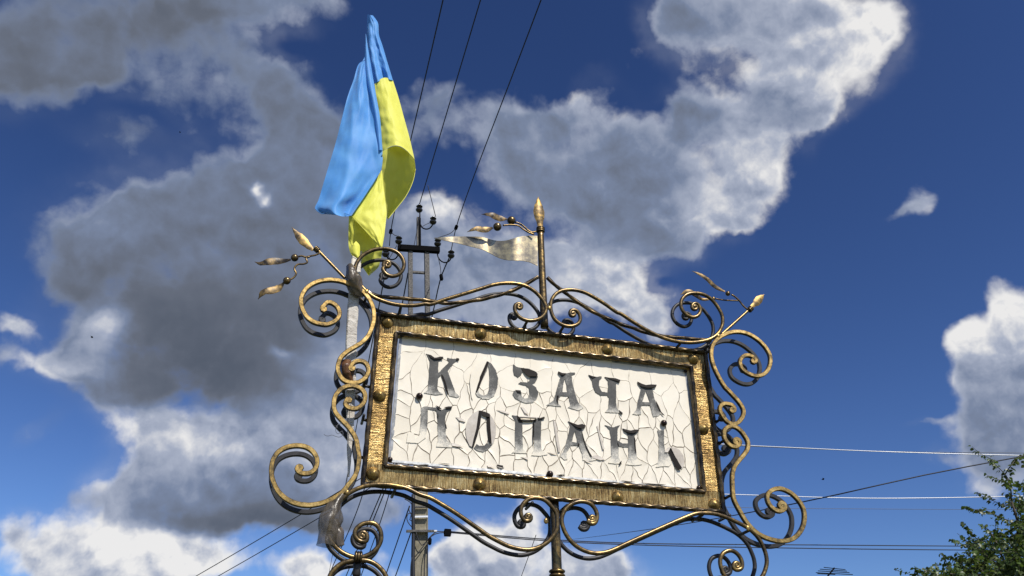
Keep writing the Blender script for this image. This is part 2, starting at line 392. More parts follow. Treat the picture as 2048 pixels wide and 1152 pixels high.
# backing plate, cracked white film, letters
mt, nt, b = newmat('galvanised_plate'); n = tnoise(nt, 60, 5, .7)
nt.links.new(ramp(nt, n, [(.35, (0.15, 0.12, 0.09)), (.65, (0.30, 0.25, 0.19))]), b.inputs['Base Color']); b.inputs['Roughness'].default_value = .6; M['plate'] = mt
mt, nt, b = newmat('bright_sheet_edge'); n = tnoise(nt, 40, 5, .7, (1, 1, 1))
nt.links.new(ramp(nt, n, [(.35, (0.14, 0.15, 0.16)), (.65, (0.36, 0.37, 0.39))]), b.inputs['Base Color']); b.inputs['Roughness'].default_value = .5; b.inputs['Metallic'].default_value = .3; M['edge'] = mt
mt, nt, b = newmat('cracked_white_film'); n = tnoise(nt, 7, 5, .6)
nt.links.new(ramp(nt, n, [(.3, (0.755, 0.685, 0.565)), (.7, (0.83, 0.77, 0.66))]), b.inputs['Base Color']); b.inputs['Roughness'].default_value = .42
n = tnoise(nt, 25, 3, .5); bump(nt, b, n, .10, .003); M['film'] = mt
mt, nt, b = newmat('film_underside'); n = tnoise(nt, 30, 4, .6)
nt.links.new(ramp(nt, n, [(.3, (0.42, 0.37, 0.32)), (.7, (0.60, 0.55, 0.49))]), b.inputs['Base Color']); b.inputs['Roughness'].default_value = .6; M['under'] = mt
mt, nt, b = newmat('film_curl_shade'); setc(b, (0.014, 0.011, 0.010), .75, 0, .2); M['curl_shade'] = mt  # near-black colour stands for shadow gaps and dark undersides of curled film
def letter_mat(name, z0, z1, lo, hi, xf=None, fr=.55):
    """grey letter foil that has worn to white towards its foot (z0 foot, z1 head)"""
    mt, nt, b = newmat(name)
    t = nt.nodes.new('ShaderNodeTexCoord'); s = nt.nodes.new('ShaderNodeSeparateXYZ'); nt.links.new(t.outputs['Object'], s.inputs[0])
    g = nmap(nt, s.outputs[2], z0, z0 + (z1 - z0) * fr, hi, lo)
    n = tnoise(nt, 320, 3, .8); n2 = tnoise(nt, 26, 4, .6)
    x = nmath(nt, 'ADD', g, nmath(nt, 'ADD', nmath(nt, 'MULTIPLY', nmath(nt, 'SUBTRACT', n, .5), .9), nmath(nt, 'MULTIPLY', nmath(nt, 'SUBTRACT', n2, .5), .9)))
    if xf: x = nmath(nt, 'ADD', x, nmap(nt, s.outputs[0], xf[0], xf[1], .36, 0))
    c = ramp(nt, x, [(.05, (0.080, 0.080, 0.079)), (.40, (0.125, 0.124, 0.121)), (.70, (0.44, 0.425, 0.39)), (.92, (0.80, 0.74, 0.63))])
    nt.links.new(c, b.inputs['Base Color']); b.inputs['Roughness'].default_value = .7; b.inputs['Specular IOR Level'].default_value = .1; bump(nt, b, n, .12, .001); return mt
# cloth
def cloth(name, col, sat):
    mt, nt, b = newmat(name)
    n = tnoise(nt, 9, 4, .6); n2 = tnoise(nt, 16, 4, .6, (2.5, 1, .35))
    nt.links.new(nmix(nt, nmap(nt, n, .35, .65), col, sat), b.inputs['Base Color'])
    b.inputs['Roughness'].default_value = .58; b.inputs['Specular IOR Level'].default_value = .3; b.inputs['Sheen Weight'].default_value = .25
    bump(nt, b, n2, .10, .010)
    tr = nt.nodes.new('ShaderNodeBsdfTranslucent'); tr.inputs[0].default_value = (*col, 1)
    ms = nt.nodes.new('ShaderNodeMixShader'); ms.inputs[0].default_value = .20
    nt.links.new(b.outputs[0], ms.inputs[1]); nt.links.new(tr.outputs[0], ms.inputs[2])
    nt.links.new(ms.outputs[0], nt.nodes['Material Output'].inputs[0]); return mt
M['blue'] = cloth('blue_satin', (0.075, 0.30, 0.74), (0.12, 0.38, 0.80)); M['yellow'] = cloth('yellow_satin', (0.80, 0.78, 0.10), (0.86, 0.84, 0.15))
mt, nt, b = newmat('weathered_wood_wrap'); n = tnoise(nt, 34, 5, .65, (1, 1, 1.6), dist=.6); n2 = tnoise(nt, 5, 4, .6)
nt.links.new(ramp(nt, n, [(.28, (0.20, 0.17, 0.14)), (.42, (0.50, 0.46, 0.41)), (.7, (0.66, 0.62, 0.56))]), b.inputs['Base Color']); b.inputs['Roughness'].default_value = .8
bump(nt, b, n, .8, .008); M['staff'] = mt
def film_wrap(name, col, alpha):
    mt, nt, b = newmat(name); n = tnoise(nt, 22, 4, .6, (1.6, 1, .6), dist=1.6)
    nt.links.new(nmix(nt, nmap(nt, n, .35, .6), tuple(x * .5 for x in col), col), b.inputs['Base Color']); b.inputs['Roughness'].default_value = .3
    b.inputs['Alpha'].default_value = alpha; b.inputs['Specular IOR Level'].default_value = .5; bump(nt, b, n, .5, .008); return mt
M['wrap'] = film_wrap('grey_stretch_film', (0.15, 0.12, 0.09), .85); M['wrap_brown'] = film_wrap('brown_packing_tape', (0.16, 0.075, 0.035), .93)
M['wrap_clear'] = film_wrap('clear_plastic', (0.13, 0.11, 0.085), .62)
mt, nt, b = newmat('dark_red_enamel'); setc(b, (0.10, 0.008, 0.012), .3); M['red'] = mt
# vegetation, ground
def leafmat(name, c1, c2):
    mt, nt, b = newmat(name); n = tnoise(nt, 3.0, 3, .6)
    g = nt.nodes.new('ShaderNodeObjectInfo')
    col = nmix(nt, nmap(nt, n, .35, .65), c1, c2); nt.links.new(col, b.inputs['Base Color']); b.inputs['Roughness'].default_value = .42
    tr = nt.nodes.new('ShaderNodeBsdfTranslucent'); tr.inputs[0].default_value = (c2[0] * 1.6, c2[1] * 1.7, c2[2], 1)
    ms = nt.nodes.new('ShaderNodeMixShader'); ms.inputs[0].default_value = .28
    nt.links.new(b.outputs[0], ms.inputs[1]); nt.links.new(tr.outputs[0], ms.inputs[2]); nt.links.new(ms.outputs[0], nt.nodes['Material Output'].inputs[0]); return mt
M['leaf'] = leafmat('leaf_green', (0.036, 0.066, 0.014), (0.085, 0.130, 0.030)); M['leaf2'] = leafmat('leaf_olive', (0.05, 0.07, 0.02), (0.10, 0.12, 0.04))
mt, nt, b = newmat('bark'); n = tnoise(nt, 30, 5, .7, (1, 1, .25)); nt.links.new(ramp(nt, n, [(.3, (0.035, 0.028, 0.02)), (.7, (0.12, 0.10, 0.08))]), b.inputs['Base Color']); b.inputs['Roughness'].default_value = .9; bump(nt, b, n, .8, .02); M['bark'] = mt
mt, nt, b = newmat('dry_grass_ground'); n = tnoise(nt, .35, 8, .7); n2 = tnoise(nt, 14, 5, .7)
nt.links.new(ramp(nt, nmath(nt, 'ADD', nmath(nt, 'MULTIPLY', n, .6), nmath(nt, 'MULTIPLY', n2, .4)), [(.35, (0.035, 0.05, 0.018)), (.52, (0.08, 0.085, 0.035)), (.68, (0.17, 0.14, 0.09))]), b.inputs['Base Color'])
b.inputs['Roughness'].default_value = .95; bump(nt, b, n2, .8, .03); M['ground'] = mt

# ------------------------------------------------------------------ ground
mb = MB(); mb.add([(-900, -900, 0), (900, -900, 0), (900, 900, 0), (-900, 900, 0)], [(0, 1, 2, 3)])
tag(link('ground', mb.mesh('ground', False), M['ground']), 'patchy grass and bare soil under the sign and the pole', kind='structure')

# ------------------------------------------------------------------ the town sign
YF, YB, YP = 3.25, 3.352, 3.30          # front scrolls, back scrolls, frame face
XL, XR, ZB, ZT = 0.219, 1.766, 0.944 + CAMH, 1.707 + CAMH
postx = at(1114, 1137, YP)
sign = thing('town_sign', (postx.x, YP, 0), 'ornate wrought iron town sign rubbed with gold, white cracked name panel in a scrolled frame', 'sign')

# post, traced where it shows, carried on to the ground
pp = [at(1081, 462, YP + .03), at(1084, 540, YP + .03), at(1089, 655, YP + .03), at(1098, 800, YP + .035), at(1108, 1000, YP + .03), at(1111, 1065, YP + .03), at(1114, 1150, YP + .03)]
e = pp[-1]; pp += [Vector((e.x + .005, e.y, e.z * .5)), Vector((e.x + .008, e.y, 0))]
for a_, b_, r0, r1 in ((0, 3, .0155, .0185), (4, len(pp), .0195, .026)):
    seg = pp[a_:b_]
    if a_ == 4: seg = [Vector((seg[0].x, seg[0].y, ZB + .01))] + seg[1:]
    mb = MB(); sweep(mb, cat(seg, .03), lambda t: r0 + (r1 - r0) * t, ROUND(16)); link('post', mb.mesh('post'), M['gilt_round'], sign)
mb = MB(); c = at(1114, 1143, YP + .03)
for dz in (0, -.016, -.032): lathe(mb, c + Vector((0, 0, dz)), (0, 0, 1), [(.024, -.008), (.031, -.004), (.033, 0), (.031, .004), (.024, .008)], 20)
link('collar', mb.mesh('collar'), M['gilt_round'], sign)
c = at(1081, 460, YP + .03)
def rings(c, axis, r, wr, n=3, name='wire_binding'):
    mb = MB(); ax = Vector(axis).normalized()
    for i in range(n):
        o = Vector(c) + ax * (i - (n - 1) / 2) * wr * 1.75
        prof = [(r + wr * cos(a) , wr * sin(a)) for a in [pi * k / 5 - pi / 2 for k in range(6)]]
        lathe(mb, o, ax, prof, 18)
    return link(name, mb.mesh(name), M['gilt_round'], sign)
rings(c, (0, 0, 1), .0165, .005)

# frame: four hammered bands, eight twisted bars
def band(x0, z0, x1, z1, mat):
    mb = MB(); h = abs(x1 - x0) > abs(z1 - z0); n = 60 if h else 34; vs = []
    for i in range(n + 1):
        t = i / n
        for j in range(5):
            s = j / 4
            x, z = (x0 + (x1 - x0) * t, z0 + (z1 - z0) * s) if h else (x0 + (x1 - x0) * s, z0 + (z1 - z0) * t)
            w = noise.noise(Vector((x * 22, z * 22, 3.1))) * .0022
            vs.append((x, YP + .003 + w, z))
    fs = []
    for i in range(n):
        for j in range(4):
            a = i * 5 + j; fs.append((a, a + 5, a + 6, a + 1) if h else (a, a + 1, a + 6, a + 5))
    mb.add(vs, fs); box(mb, (x0, YP + .008, z0), (x1, YP + .045, z1))
    return link('frame_band', mb.mesh('frame_band', auto=40), mat, sign)
I0, I1 = .012, .092
band(XL + I0, ZT - I1, XR - I0, ZT - I0, M['band_h']); band(XL + I0, ZB + I0, XR - I0, ZB + I1, M['band_h'])
band(XL + I0, ZB + I1, XL + I1, ZT - I1, M['band_v']); band(XR - I1, ZB + I1, XR - I0, ZT - I1, M['band_v'])
def tbar(p, q, r=.0094, y=YP - .004, ins=0):
    mb = MB(); p = Vector((p[0], y, p[1])); q = Vector((q[0], y, q[1]))
    N = int((q - p).length / .005); pts = [p.lerp(q, i / N) for i in range(N + 1)]
    for k, w in enumerate(pts): w.y += noise.noise(w * 7) * .001
    sweep(mb, pts, r, SQT, twist=2 * pi / (.235 if abs(p.x - q.x) > .1 else .34))
    return link('twisted_bar', mb.mesh('twisted_bar', auto=60), M['twisted'], sign)
o = .006
for p, q in (((XL + o, ZT - o), (XR - o, ZT - o)), ((XL + o, ZB + o), (XR - o, ZB + o)), ((XL + o, ZB + o), (XL + o, ZT - o)), ((XR - o, ZB + o), (XR - o, ZT - o))): tbar(p, q)
o = .087
for p, q in (((XL + o, ZT - o), (XR - o, ZT - o)), ((XL + o, ZB + o), (XR - o, ZB + o)), ((XL + o, ZB + o), (XL + o, ZT - o)), ((XR - o, ZB + o), (XR - o, ZT - o))): tbar(p, q, .0088, YP - .002)
# rivets
mb = MB(); lathe(mb, (0, 0, 0), (0, -1, 0), [(.0262, -.002), (.0265, .001), (.0245, .004), (.0195, .009), (.0135, .0135), (.0075, .0172), (.003, .0196), (.0008, .0202)], 24)
rme = mb.mesh('rivet'); rme.materials.append(M['gilt_bright'])
for u, v in ((776, 643), (962, 665), (1216, 697), (1388, 716), (760, 789), (1408, 856), (747, 946), (960, 967), (1237, 993), (1430, 1008)):
    p = at(u, v, YP - .008); p.y = YP; r_ = link('rivet', rme, None, sign, p); r_.rotation_euler = (random.uniform(-.05, .05), random.uniform(0, 6), random.uniform(-.05, .05))

# ---------------- name panel
YN = YP + .022
Q = [at(u, v, YN) for u, v in ((800, 663), (1372, 740), (1408, 984), (777, 925))]     # TL TR BR BL
def quad(s, t):      # s right, t down
    return Q[0].lerp(Q[1], s).lerp(Q[3].lerp(Q[2], s), t)
mb = MB(); n = 2
vs = [q + Vector((0, 0, 0)) for q in Q] + [q + Vector((0, .004, 0)) for q in Q]
mb.add(vs, [(0, 3, 2, 1), (4, 5, 6, 7), (0, 1, 5, 4), (1, 2, 6, 5), (2, 3, 7, 6), (3, 0, 4, 7)])
panel = link('name_panel', mb.mesh('name_panel', False), M['plate'], sign)
mb = MB()
for a, b_ in ((0, 1), (1, 2), (2, 3), (3, 0)):      # folded bright metal lip round the sheet
    A, B = Q[a], Q[b_]; cen = (Q[0] + Q[1] + Q[2] + Q[3]) / 4; wd = .014 if a != 1 else .012
    inw = lambda p, q: None
    d = (B - A).normalized(); nrm = Vector((0, 1, 0)).cross(d); nrm = nrm if nrm.dot(cen - A) > 0 else -nrm
    N = 40
    for i in range(N):
        p, q = A.lerp(B, i / N), A.lerp(B, (i + 1) / N); f = Vector((0, -.0012, 0)); l = Vector((0, -.0036, 0))
        mb.add([p + l, q + l, q + nrm * .0025 + l, p + nrm * .0025 + l, q + nrm * wd + f, p + nrm * wd + f], [(0, 1, 2, 3), (3, 2, 4, 5)])
link('panel_lip', mb.mesh('panel_lip', False), M['edge'], panel)

# cracked film: irregular cells in panel coordinates, each one a thin curled flake
random.seed(21)
W_, H_ = 1.33, .575
seeds = []
def addrow(t, jt, n, js, off=0.0):
    for i in range(n):
        s = (i + .5 + off) / n + random.uniform(-js, js) / n
        seeds.append((s * W_, (t + random.uniform(-jt, jt)) * H_))
addrow(.09, .03, 11, .40); addrow(.27, .05, 12, .42, .2); addrow(.42, .04, 15, .42); addrow(.53, .03, 18, .42, .3)
addrow(.60, .03, 21, .45); addrow(.72, .035, 20, .45, .2); addrow(.84, .03, 21, .45); addrow(.95, .02, 19, .4, .3)
seeds = [(x, y) for x, y in seeds if -.01 < x < W_ + .01]
AS = 2.0   # cells are drawn out vertically
def clip(poly, a, b, c):    # keep a*x+b*y<=c
    out = []
    for i in range(len(poly)):
        p, q = poly[i], poly[(i + 1) % len(poly)]
        dp, dq = a * p[0] + b * p[1] - c, a * q[0] + b * q[1] - c
        if dp <= 0: out.append(p)
        if dp * dq < 0: t = dp / (dp - dq); out.append((p[0] + (q[0] - p[0]) * t, p[1] + (q[1] - p[1]) * t))
    return out
def warp(x, y):
    w = noise.noise_vector(Vector((x * 9, y * 9, 1.7))); w2 = noise.noise_vector(Vector((x * 30, y * 30, 5.2)))
    m_ = min(1, min(x, W_ - x, y, H_ - y) / .03)
    m_ = max(0, m_)
    return x + (w.x * .022 + w2.x * .0065) * m_, y + (w.y * .022 + w2.y * .0065) * m_
nf = 0
for i, (sx, sy) in enumerate(seeds):
    cell = [(.004, .004), (W_ - .004, .004), (W_ - .004, H_ - .004), (.004, H_ - .004)]
    for j, (tx, ty) in enumerate(seeds):
        if i == j: continue
        # metric: x scaled up, y scaled down
        a = (tx - sx) * AS * AS; b_ = (ty - sy)
        if abs(tx - sx) > .35 or abs(ty - sy) > .4: continue
        c_ = ((tx * AS) ** 2 + ty ** 2 - (sx * AS) ** 2 - sy ** 2) / 2
        cell = clip(cell, a, b_, c_)
        if len(cell) < 3: break
    if len(cell) < 3: continue
    ring = []
    for k in range(len(cell)):
        p, q = cell[k], cell[(k + 1) % len(cell)]
        L_ = sqrt((p[0] - q[0]) ** 2 + (p[1] - q[1]) ** 2); n = max(1, int(L_ / .009))
        for r_ in range(n): ring.append((p[0] + (q[0] - p[0]) * r_ / n, p[1] + (q[1] - p[1]) * r_ / n))
    wr = [warp(*p) for p in ring]
    cxx = sum(p[0] for p in wr) / len(wr); cyy = sum(p[1] for p in wr) / len(wr)
    row = cyy / H_
    gap = random.uniform(.0004, .0009) + (random.uniform(0.0004, .0019) if row > .40 else 0)
    curl = random.uniform(.0002, .0008) + (random.uniform(0.0, .0010) if row > .42 else 0)
    tilt = (random.uniform(-1, 1), random.uniform(-.6, 1)); ph = random.uniform(0, 6)
    def ins(p, g):
        dx, dy = cxx - p[0], cyy - p[1]; L2 = max(1e-6, sqrt(dx * dx + dy * dy)); g = min(g, L2 * .4); return (p[0] + dx / L2 * g, p[1] + dy / L2 * g)
    R0 = [ins(p, gap + .0012 * max(0, noise.noise(Vector((p[0] * 35, p[1] * 35, 8)))) * 2) for p in wr]
    def P3(p, h): return quad(p[0] / W_, p[1] / H_) + Vector((0, -h, 0))
    vs = []; nr = len(R0)
    hs_ = []
    for k, p in enumerate(R0):
        a_ = atan2(p[1] - cyy, p[0] - cxx)
        hs_.append(.0016 + curl * max(0, .35 + .65 * sin(2 * a_ + ph)) + .0006 * (tilt[0] * cos(a_) + tilt[1] * sin(a_)))
    hs_ = [max(.0011, h) for h in hs_]
    for k, p in enumerate(R0): vs.append(P3(p, .0002))
    for k, p in enumerate(R0): vs.append(P3(p, hs_[k]))
    for k, p in enumerate(R0): vs.append(P3((p[0] + (cxx - p[0]) * .22, p[1] + (cyy - p[1]) * .22), .0015))
    vs.append(P3((cxx, cyy), .0014))
    fs = []
    for k in range(nr):
        k2 = (k + 1) % nr
        fs += [(k, nr + k, nr + k2, k2), (nr + k, 2 * nr + k, 2 * nr + k2, nr + k2), (2 * nr + k, 3 * nr, 2 * nr + k2)]
    mb = MB(); mb.add(vs, fs); link('flake', mb.mesh('flake', auto=60), M['film'], panel); nf += 1

# letters: outlines drawn on the panel, thin worn foil
def outline_mesh(name, outer, holes, off, thick, smooth_it=0):
    """flat plate with thickness from a pixel outline, standing 'off' in front of the panel"""
    loops = [outer] + list(holes)
    def dens(L):
        out = []
        for i in range(len(L)):
            p, q = L[i], L[(i + 1) % len(L)]; d = sqrt((p[0] - q[0]) ** 2 + (p[1] - q[1]) ** 2); n = max(1, int(d / 2.2))
            for k in range(n):
                x, y = p[0] + (q[0] - p[0]) * k / n, p[1] + (q[1] - p[1]) * k / n
                w = noise.noise_vector(Vector((x * .35, y * .35, 2.0))); out.append((x + w.x * .8, y + w.y * .8))
        return out
    loops = [dens(L) for L in loops]
    Y = YN - off
    pts = [[at(x, y, Y) for x, y in L] for L in loops]
    tris = tessellate_polygon([[Vector((p.x, p.z, 0)) for p in L] for L in pts])
    flat = [p for L in pts for p in L]; N = len(flat)
    vs = flat + [p + Vector((0, thick, 0)) for p in flat]
    fs = []
    for a, b_, c in tris:
        A, B, C = flat[a], flat[b_], flat[c]
        nn = (B - A).cross(C - A)
        fs.append((a, b_, c) if nn.y < 0 else (a, c, b_))
    base = 0
    for L in pts:
        for i in range(len(L)):
            a, b_ = base + i, base + (i + 1) % len(L); fs.append((a, b_, b_ + N, a + N))
        base += len(L)
    mb = MB(); mb.add(vs, fs); return mb.mesh(name, False)
C1 = (760, 640, 5.689); C2 = (1080, 660, 5.689); C3 = (760, 800, 5.689); C4 = (1080, 820, 5.689)
LET = [
 (C1, [(525,382),(575,400),(615,430),(700,418),(722,432),(700,450),(666,470),(660,560),(668,600),(705,560),(745,520),(790,475),(765,450),(765,430),(830,442),(890,435),(905,450),(850,480),(815,520),(770,577),(800,660),(830,745),(860,825),(905,865),(880,880),(830,870),(790,862),(762,790),(730,700),(700,625),(660,660),(655,780),(668,815),(720,840),(640,852),(500,828),(545,795),(556,640),(568,470),(545,420)], [], .24, .80),
 (C1, [(1222,466),(1270,498),(1318,570),(1345,670),(1335,770),(1300,860),(1240,900),(1170,897),(1110,870),(1078,815),(1112,690),(1160,570)], [(1232,520),(1222,560),(1165,680),(1118,800),(1135,842),(1180,862),(1222,842),(1242,780),(1247,650),(1240,560)], .34, .75),
 (C1, [(1518,505),(1560,535),(1620,545),(1700,555),(1780,590),(1797,650),(1770,708),(1730,732),(1778,768),(1802,830),(1788,890),(1740,937),(1670,947),(1600,925),(1540,892),(1510,845),(1525,805),(1580,800),(1610,830),(1612,865),(1645,895),(1685,888),(1703,840),(1697,775),(1660,745),(1578,722),(1600,705),(1670,710),(1703,690),(1707,640),(1680,590),(1630,575),(1608,625),(1570,652),(1528,625),(1515,570)], [], .24, .85),
 (C2, [(208,470),(260,500),(310,492),(345,483),(395,485),(402,500),(358,515),(378,640),(420,790),(450,850),(495,885),(440,915),(320,880),(350,850),(325,755),(240,748),(206,790),(215,840),(245,870),(150,862),(75,852),(150,805),(180,720),(212,600),(238,520)], [(283,555),(302,620),(310,708),(255,705),(265,620)], .34, .85),
 (C2, [(550,510),(600,530),(650,532),(700,525),(702,545),(674,572),(668,640),(705,700),(770,712),(778,640),(772,575),(735,535),(800,548),(860,552),(915,570),(905,600),(866,595),(868,700),(866,830),(880,900),(942,945),(880,940),(740,935),(780,890),(786,770),(765,742),(690,742),(632,705),(602,640),(590,570)], [], .24, .88),
 (C2, [(1110,590),(1200,628),(1325,625),(1320,645),(1278,662),(1298,760),(1330,860),(1375,955),(1350,975),(1288,985),(1272,930),(1255,858),(1160,855),(1142,900),(1155,960),(1100,965),(1055,955),(1100,900),(1112,820),(1142,700),(1152,655),(1118,615)], [(1205,690),(1242,790),(1248,822),(1166,818)], .34, .85),
 (C3, [(470,95),(500,70),(620,85),(700,112),(820,78),(815,105),(765,130),(742,200),(742,340),(762,450),(830,520),(820,540),(640,530),(662,440),(657,300),(655,170),(640,120),(545,100),(540,300),(520,430),(430,492),(300,482),(318,375),(380,360),(405,440),(450,400),(465,250)], [], .22, 1.0),
 (C3, [(1100,500),(1130,520),(1180,522),(1215,490),(1270,512),(1230,565),(1170,590),(1110,575),(1068,545)], [], .30, .75),
 (C3, [(1500,172),(1560,180),(1620,232),(1622,400),(1628,560),(1682,605),(1600,605),(1500,600),(1540,560),(1537,400),(1542,235)], [], .22, .98),
 (C3, [(1750,225),(1795,205),(1875,200),(1835,240),(1832,400),(1835,560),(1905,618),(1830,635),(1720,630),(1752,560),(1757,400)], [], .26, 1.0),
 (C4, [(320,130),(400,165),(520,180),(500,205),(472,212),(502,330),(552,450),(600,538),(642,570),(560,580),(490,570),(482,500),(440,402),(355,402),(302,480),(312,560),(280,565),(228,525),(270,460),(302,360),(332,240),(342,172)], [(396,235),(420,325),(424,372),(365,362)], .24, 1.0),
 (C4, [(738,170),(830,198),(912,170),(882,212),(882,345),(940,380),(1004,380),(1002,280),(940,215),(1030,232),(1130,225),(1095,260),(1072,300),(1082,450),(1112,560),(1162,618),(1080,630),(978,620),(1010,540),(1006,420),(940,420),(896,410),(896,540),(932,608),(860,612),(780,600),(812,520),(807,300),(792,220)], [], .22, 1.0),
 (C4, [(1335,232),(1412,225),(1412,400),(1425,470),(1470,520),(1500,600),(1470,640),(1400,640),(1320,650),(1352,560),(1352,300)], [], .46, .98),
]
for i, (cr_, out_, holes_, lo, hi) in enumerate(LET):
    P = crop(out_, *cr_); Hh = [crop(holes_, *cr_)] if holes_ else []
    me = outline_mesh('letter', P, Hh, .0046, .0022)
    zs = [v.co.z for v in me.vertices]
    xs = [v.co.x for v in me.vertices]
    link('letter', me, letter_mat('worn_letter_foil', min(zs) - .005, max(zs), lo, hi, (min(xs) + .3 * (max(xs) - min(xs)), min(xs) + .58 * (max(xs) - min(xs))) if i == 6 else None, .32 if i < 6 else .6), panel)
# film curled off the letter heads, shade beneath it painted as near-black sheets
def flap(cr_, poly, dirv, reach, mat='curl_shade', name='shaded_film_curl', off=.0052, rise=.45, both=True):
    """sheet rooted along the polygon's first half (top edge) and lifted towards its far edge"""
    P = crop(poly, *cr_); N = len(P); Y = YN - off
    cx0 = sum(p[0] for p in P) / N; cy0 = sum(p[1] for p in P) / N
    dx, dy = dirv; L_ = sqrt(dx * dx + dy * dy); dx /= L_; dy /= L_
    pr = [(p[0] - cx0) * dx + (p[1] - cy0) * dy for p in P]; lo, hi = min(pr), max(pr)
    R = []
    for i in range(N):
        p, q = P[i], P[(i + 1) % N]; d = sqrt((p[0] - q[0]) ** 2 + (p[1] - q[1]) ** 2); n = max(1, int(d / 3))
        for k in range(n): R.append((p[0] + (q[0] - p[0]) * k / n, p[1] + (q[1] - p[1]) * k / n))
    def lift(p):
        t = ((p[0] - cx0) * dx + (p[1] - cy0) * dy - lo) / (hi - lo); return reach * t ** 1.6
    top = [at(x, y, Y - lift((x, y))) for x, y in R]
    tris = tessellate_polygon([[Vector((p.x, p.z, 0)) for p in top]])
    n = len(top); vs = top + [p + Vector((0, .0012, 0)) for p in top]; fs = []
    for a, b_, c in tris:
        nn = (top[b_] - top[a]).cross(top[c] - top[a])
        t = (a, b_, c) if nn.y < 0 else (a, c, b_); fs.append(t); fs.append((t[0] + n, t[2] + n, t[1] + n))
    for i in range(n): fs.append((i, (i + 1) % n, (i + 1) % n + n, i + n))
    mb = MB(); mb.add(vs, fs); return link(name, mb.mesh(name, False), M[mat], panel)
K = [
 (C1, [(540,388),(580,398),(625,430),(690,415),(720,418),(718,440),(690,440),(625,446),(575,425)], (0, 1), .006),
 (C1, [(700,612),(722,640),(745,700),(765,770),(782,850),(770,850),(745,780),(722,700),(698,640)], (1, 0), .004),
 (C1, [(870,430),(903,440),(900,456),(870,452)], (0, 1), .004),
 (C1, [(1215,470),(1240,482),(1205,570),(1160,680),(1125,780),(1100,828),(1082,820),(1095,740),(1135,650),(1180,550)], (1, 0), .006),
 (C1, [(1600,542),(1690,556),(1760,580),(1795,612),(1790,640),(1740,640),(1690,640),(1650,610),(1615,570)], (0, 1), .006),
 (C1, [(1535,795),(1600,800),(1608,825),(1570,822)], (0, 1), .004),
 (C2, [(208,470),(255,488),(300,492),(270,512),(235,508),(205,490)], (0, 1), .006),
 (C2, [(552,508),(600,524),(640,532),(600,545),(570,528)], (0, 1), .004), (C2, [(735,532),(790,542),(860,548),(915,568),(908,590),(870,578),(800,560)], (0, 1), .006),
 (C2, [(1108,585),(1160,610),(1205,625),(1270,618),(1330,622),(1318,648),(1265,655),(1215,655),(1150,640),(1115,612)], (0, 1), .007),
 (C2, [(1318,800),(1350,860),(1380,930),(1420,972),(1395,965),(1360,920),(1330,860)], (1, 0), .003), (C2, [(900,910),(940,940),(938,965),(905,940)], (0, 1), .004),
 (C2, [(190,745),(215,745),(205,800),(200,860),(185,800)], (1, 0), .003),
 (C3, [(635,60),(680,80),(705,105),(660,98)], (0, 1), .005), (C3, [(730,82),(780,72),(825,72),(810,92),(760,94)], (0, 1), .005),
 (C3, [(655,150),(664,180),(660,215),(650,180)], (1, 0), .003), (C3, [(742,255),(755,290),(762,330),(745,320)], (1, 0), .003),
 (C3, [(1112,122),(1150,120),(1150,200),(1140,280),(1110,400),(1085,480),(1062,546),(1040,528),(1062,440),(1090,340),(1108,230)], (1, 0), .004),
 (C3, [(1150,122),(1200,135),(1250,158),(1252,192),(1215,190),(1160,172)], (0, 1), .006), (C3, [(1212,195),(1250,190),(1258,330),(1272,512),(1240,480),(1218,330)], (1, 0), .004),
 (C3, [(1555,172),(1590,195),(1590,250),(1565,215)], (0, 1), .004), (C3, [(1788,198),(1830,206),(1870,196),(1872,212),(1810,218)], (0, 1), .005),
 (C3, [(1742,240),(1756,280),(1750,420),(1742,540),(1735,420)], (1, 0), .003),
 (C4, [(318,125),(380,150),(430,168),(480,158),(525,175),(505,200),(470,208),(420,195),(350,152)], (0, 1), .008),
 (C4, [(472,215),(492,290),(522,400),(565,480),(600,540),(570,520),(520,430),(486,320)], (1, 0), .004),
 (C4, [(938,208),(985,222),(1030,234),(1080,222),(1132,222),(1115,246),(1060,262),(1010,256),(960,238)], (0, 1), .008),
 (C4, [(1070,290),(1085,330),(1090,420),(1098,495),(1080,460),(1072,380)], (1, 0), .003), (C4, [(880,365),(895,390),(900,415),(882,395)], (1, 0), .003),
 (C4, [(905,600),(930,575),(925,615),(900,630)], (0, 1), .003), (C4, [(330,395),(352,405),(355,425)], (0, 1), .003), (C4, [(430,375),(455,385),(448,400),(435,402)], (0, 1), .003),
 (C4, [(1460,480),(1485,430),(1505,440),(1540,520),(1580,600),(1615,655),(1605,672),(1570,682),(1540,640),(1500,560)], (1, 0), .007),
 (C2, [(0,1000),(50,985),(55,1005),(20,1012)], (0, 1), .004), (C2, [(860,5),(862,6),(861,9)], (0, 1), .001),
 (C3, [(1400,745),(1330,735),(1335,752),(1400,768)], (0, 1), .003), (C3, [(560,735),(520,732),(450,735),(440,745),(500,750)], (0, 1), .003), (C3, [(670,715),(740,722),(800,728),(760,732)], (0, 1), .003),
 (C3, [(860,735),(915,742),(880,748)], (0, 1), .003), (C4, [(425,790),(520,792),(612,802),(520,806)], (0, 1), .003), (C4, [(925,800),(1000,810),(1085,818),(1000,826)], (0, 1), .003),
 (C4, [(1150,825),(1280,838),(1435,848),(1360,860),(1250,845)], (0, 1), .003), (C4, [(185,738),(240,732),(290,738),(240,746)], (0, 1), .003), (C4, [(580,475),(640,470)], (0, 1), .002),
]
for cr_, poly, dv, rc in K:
    if len(poly) > 3: flap(cr_, poly, dv, rc)
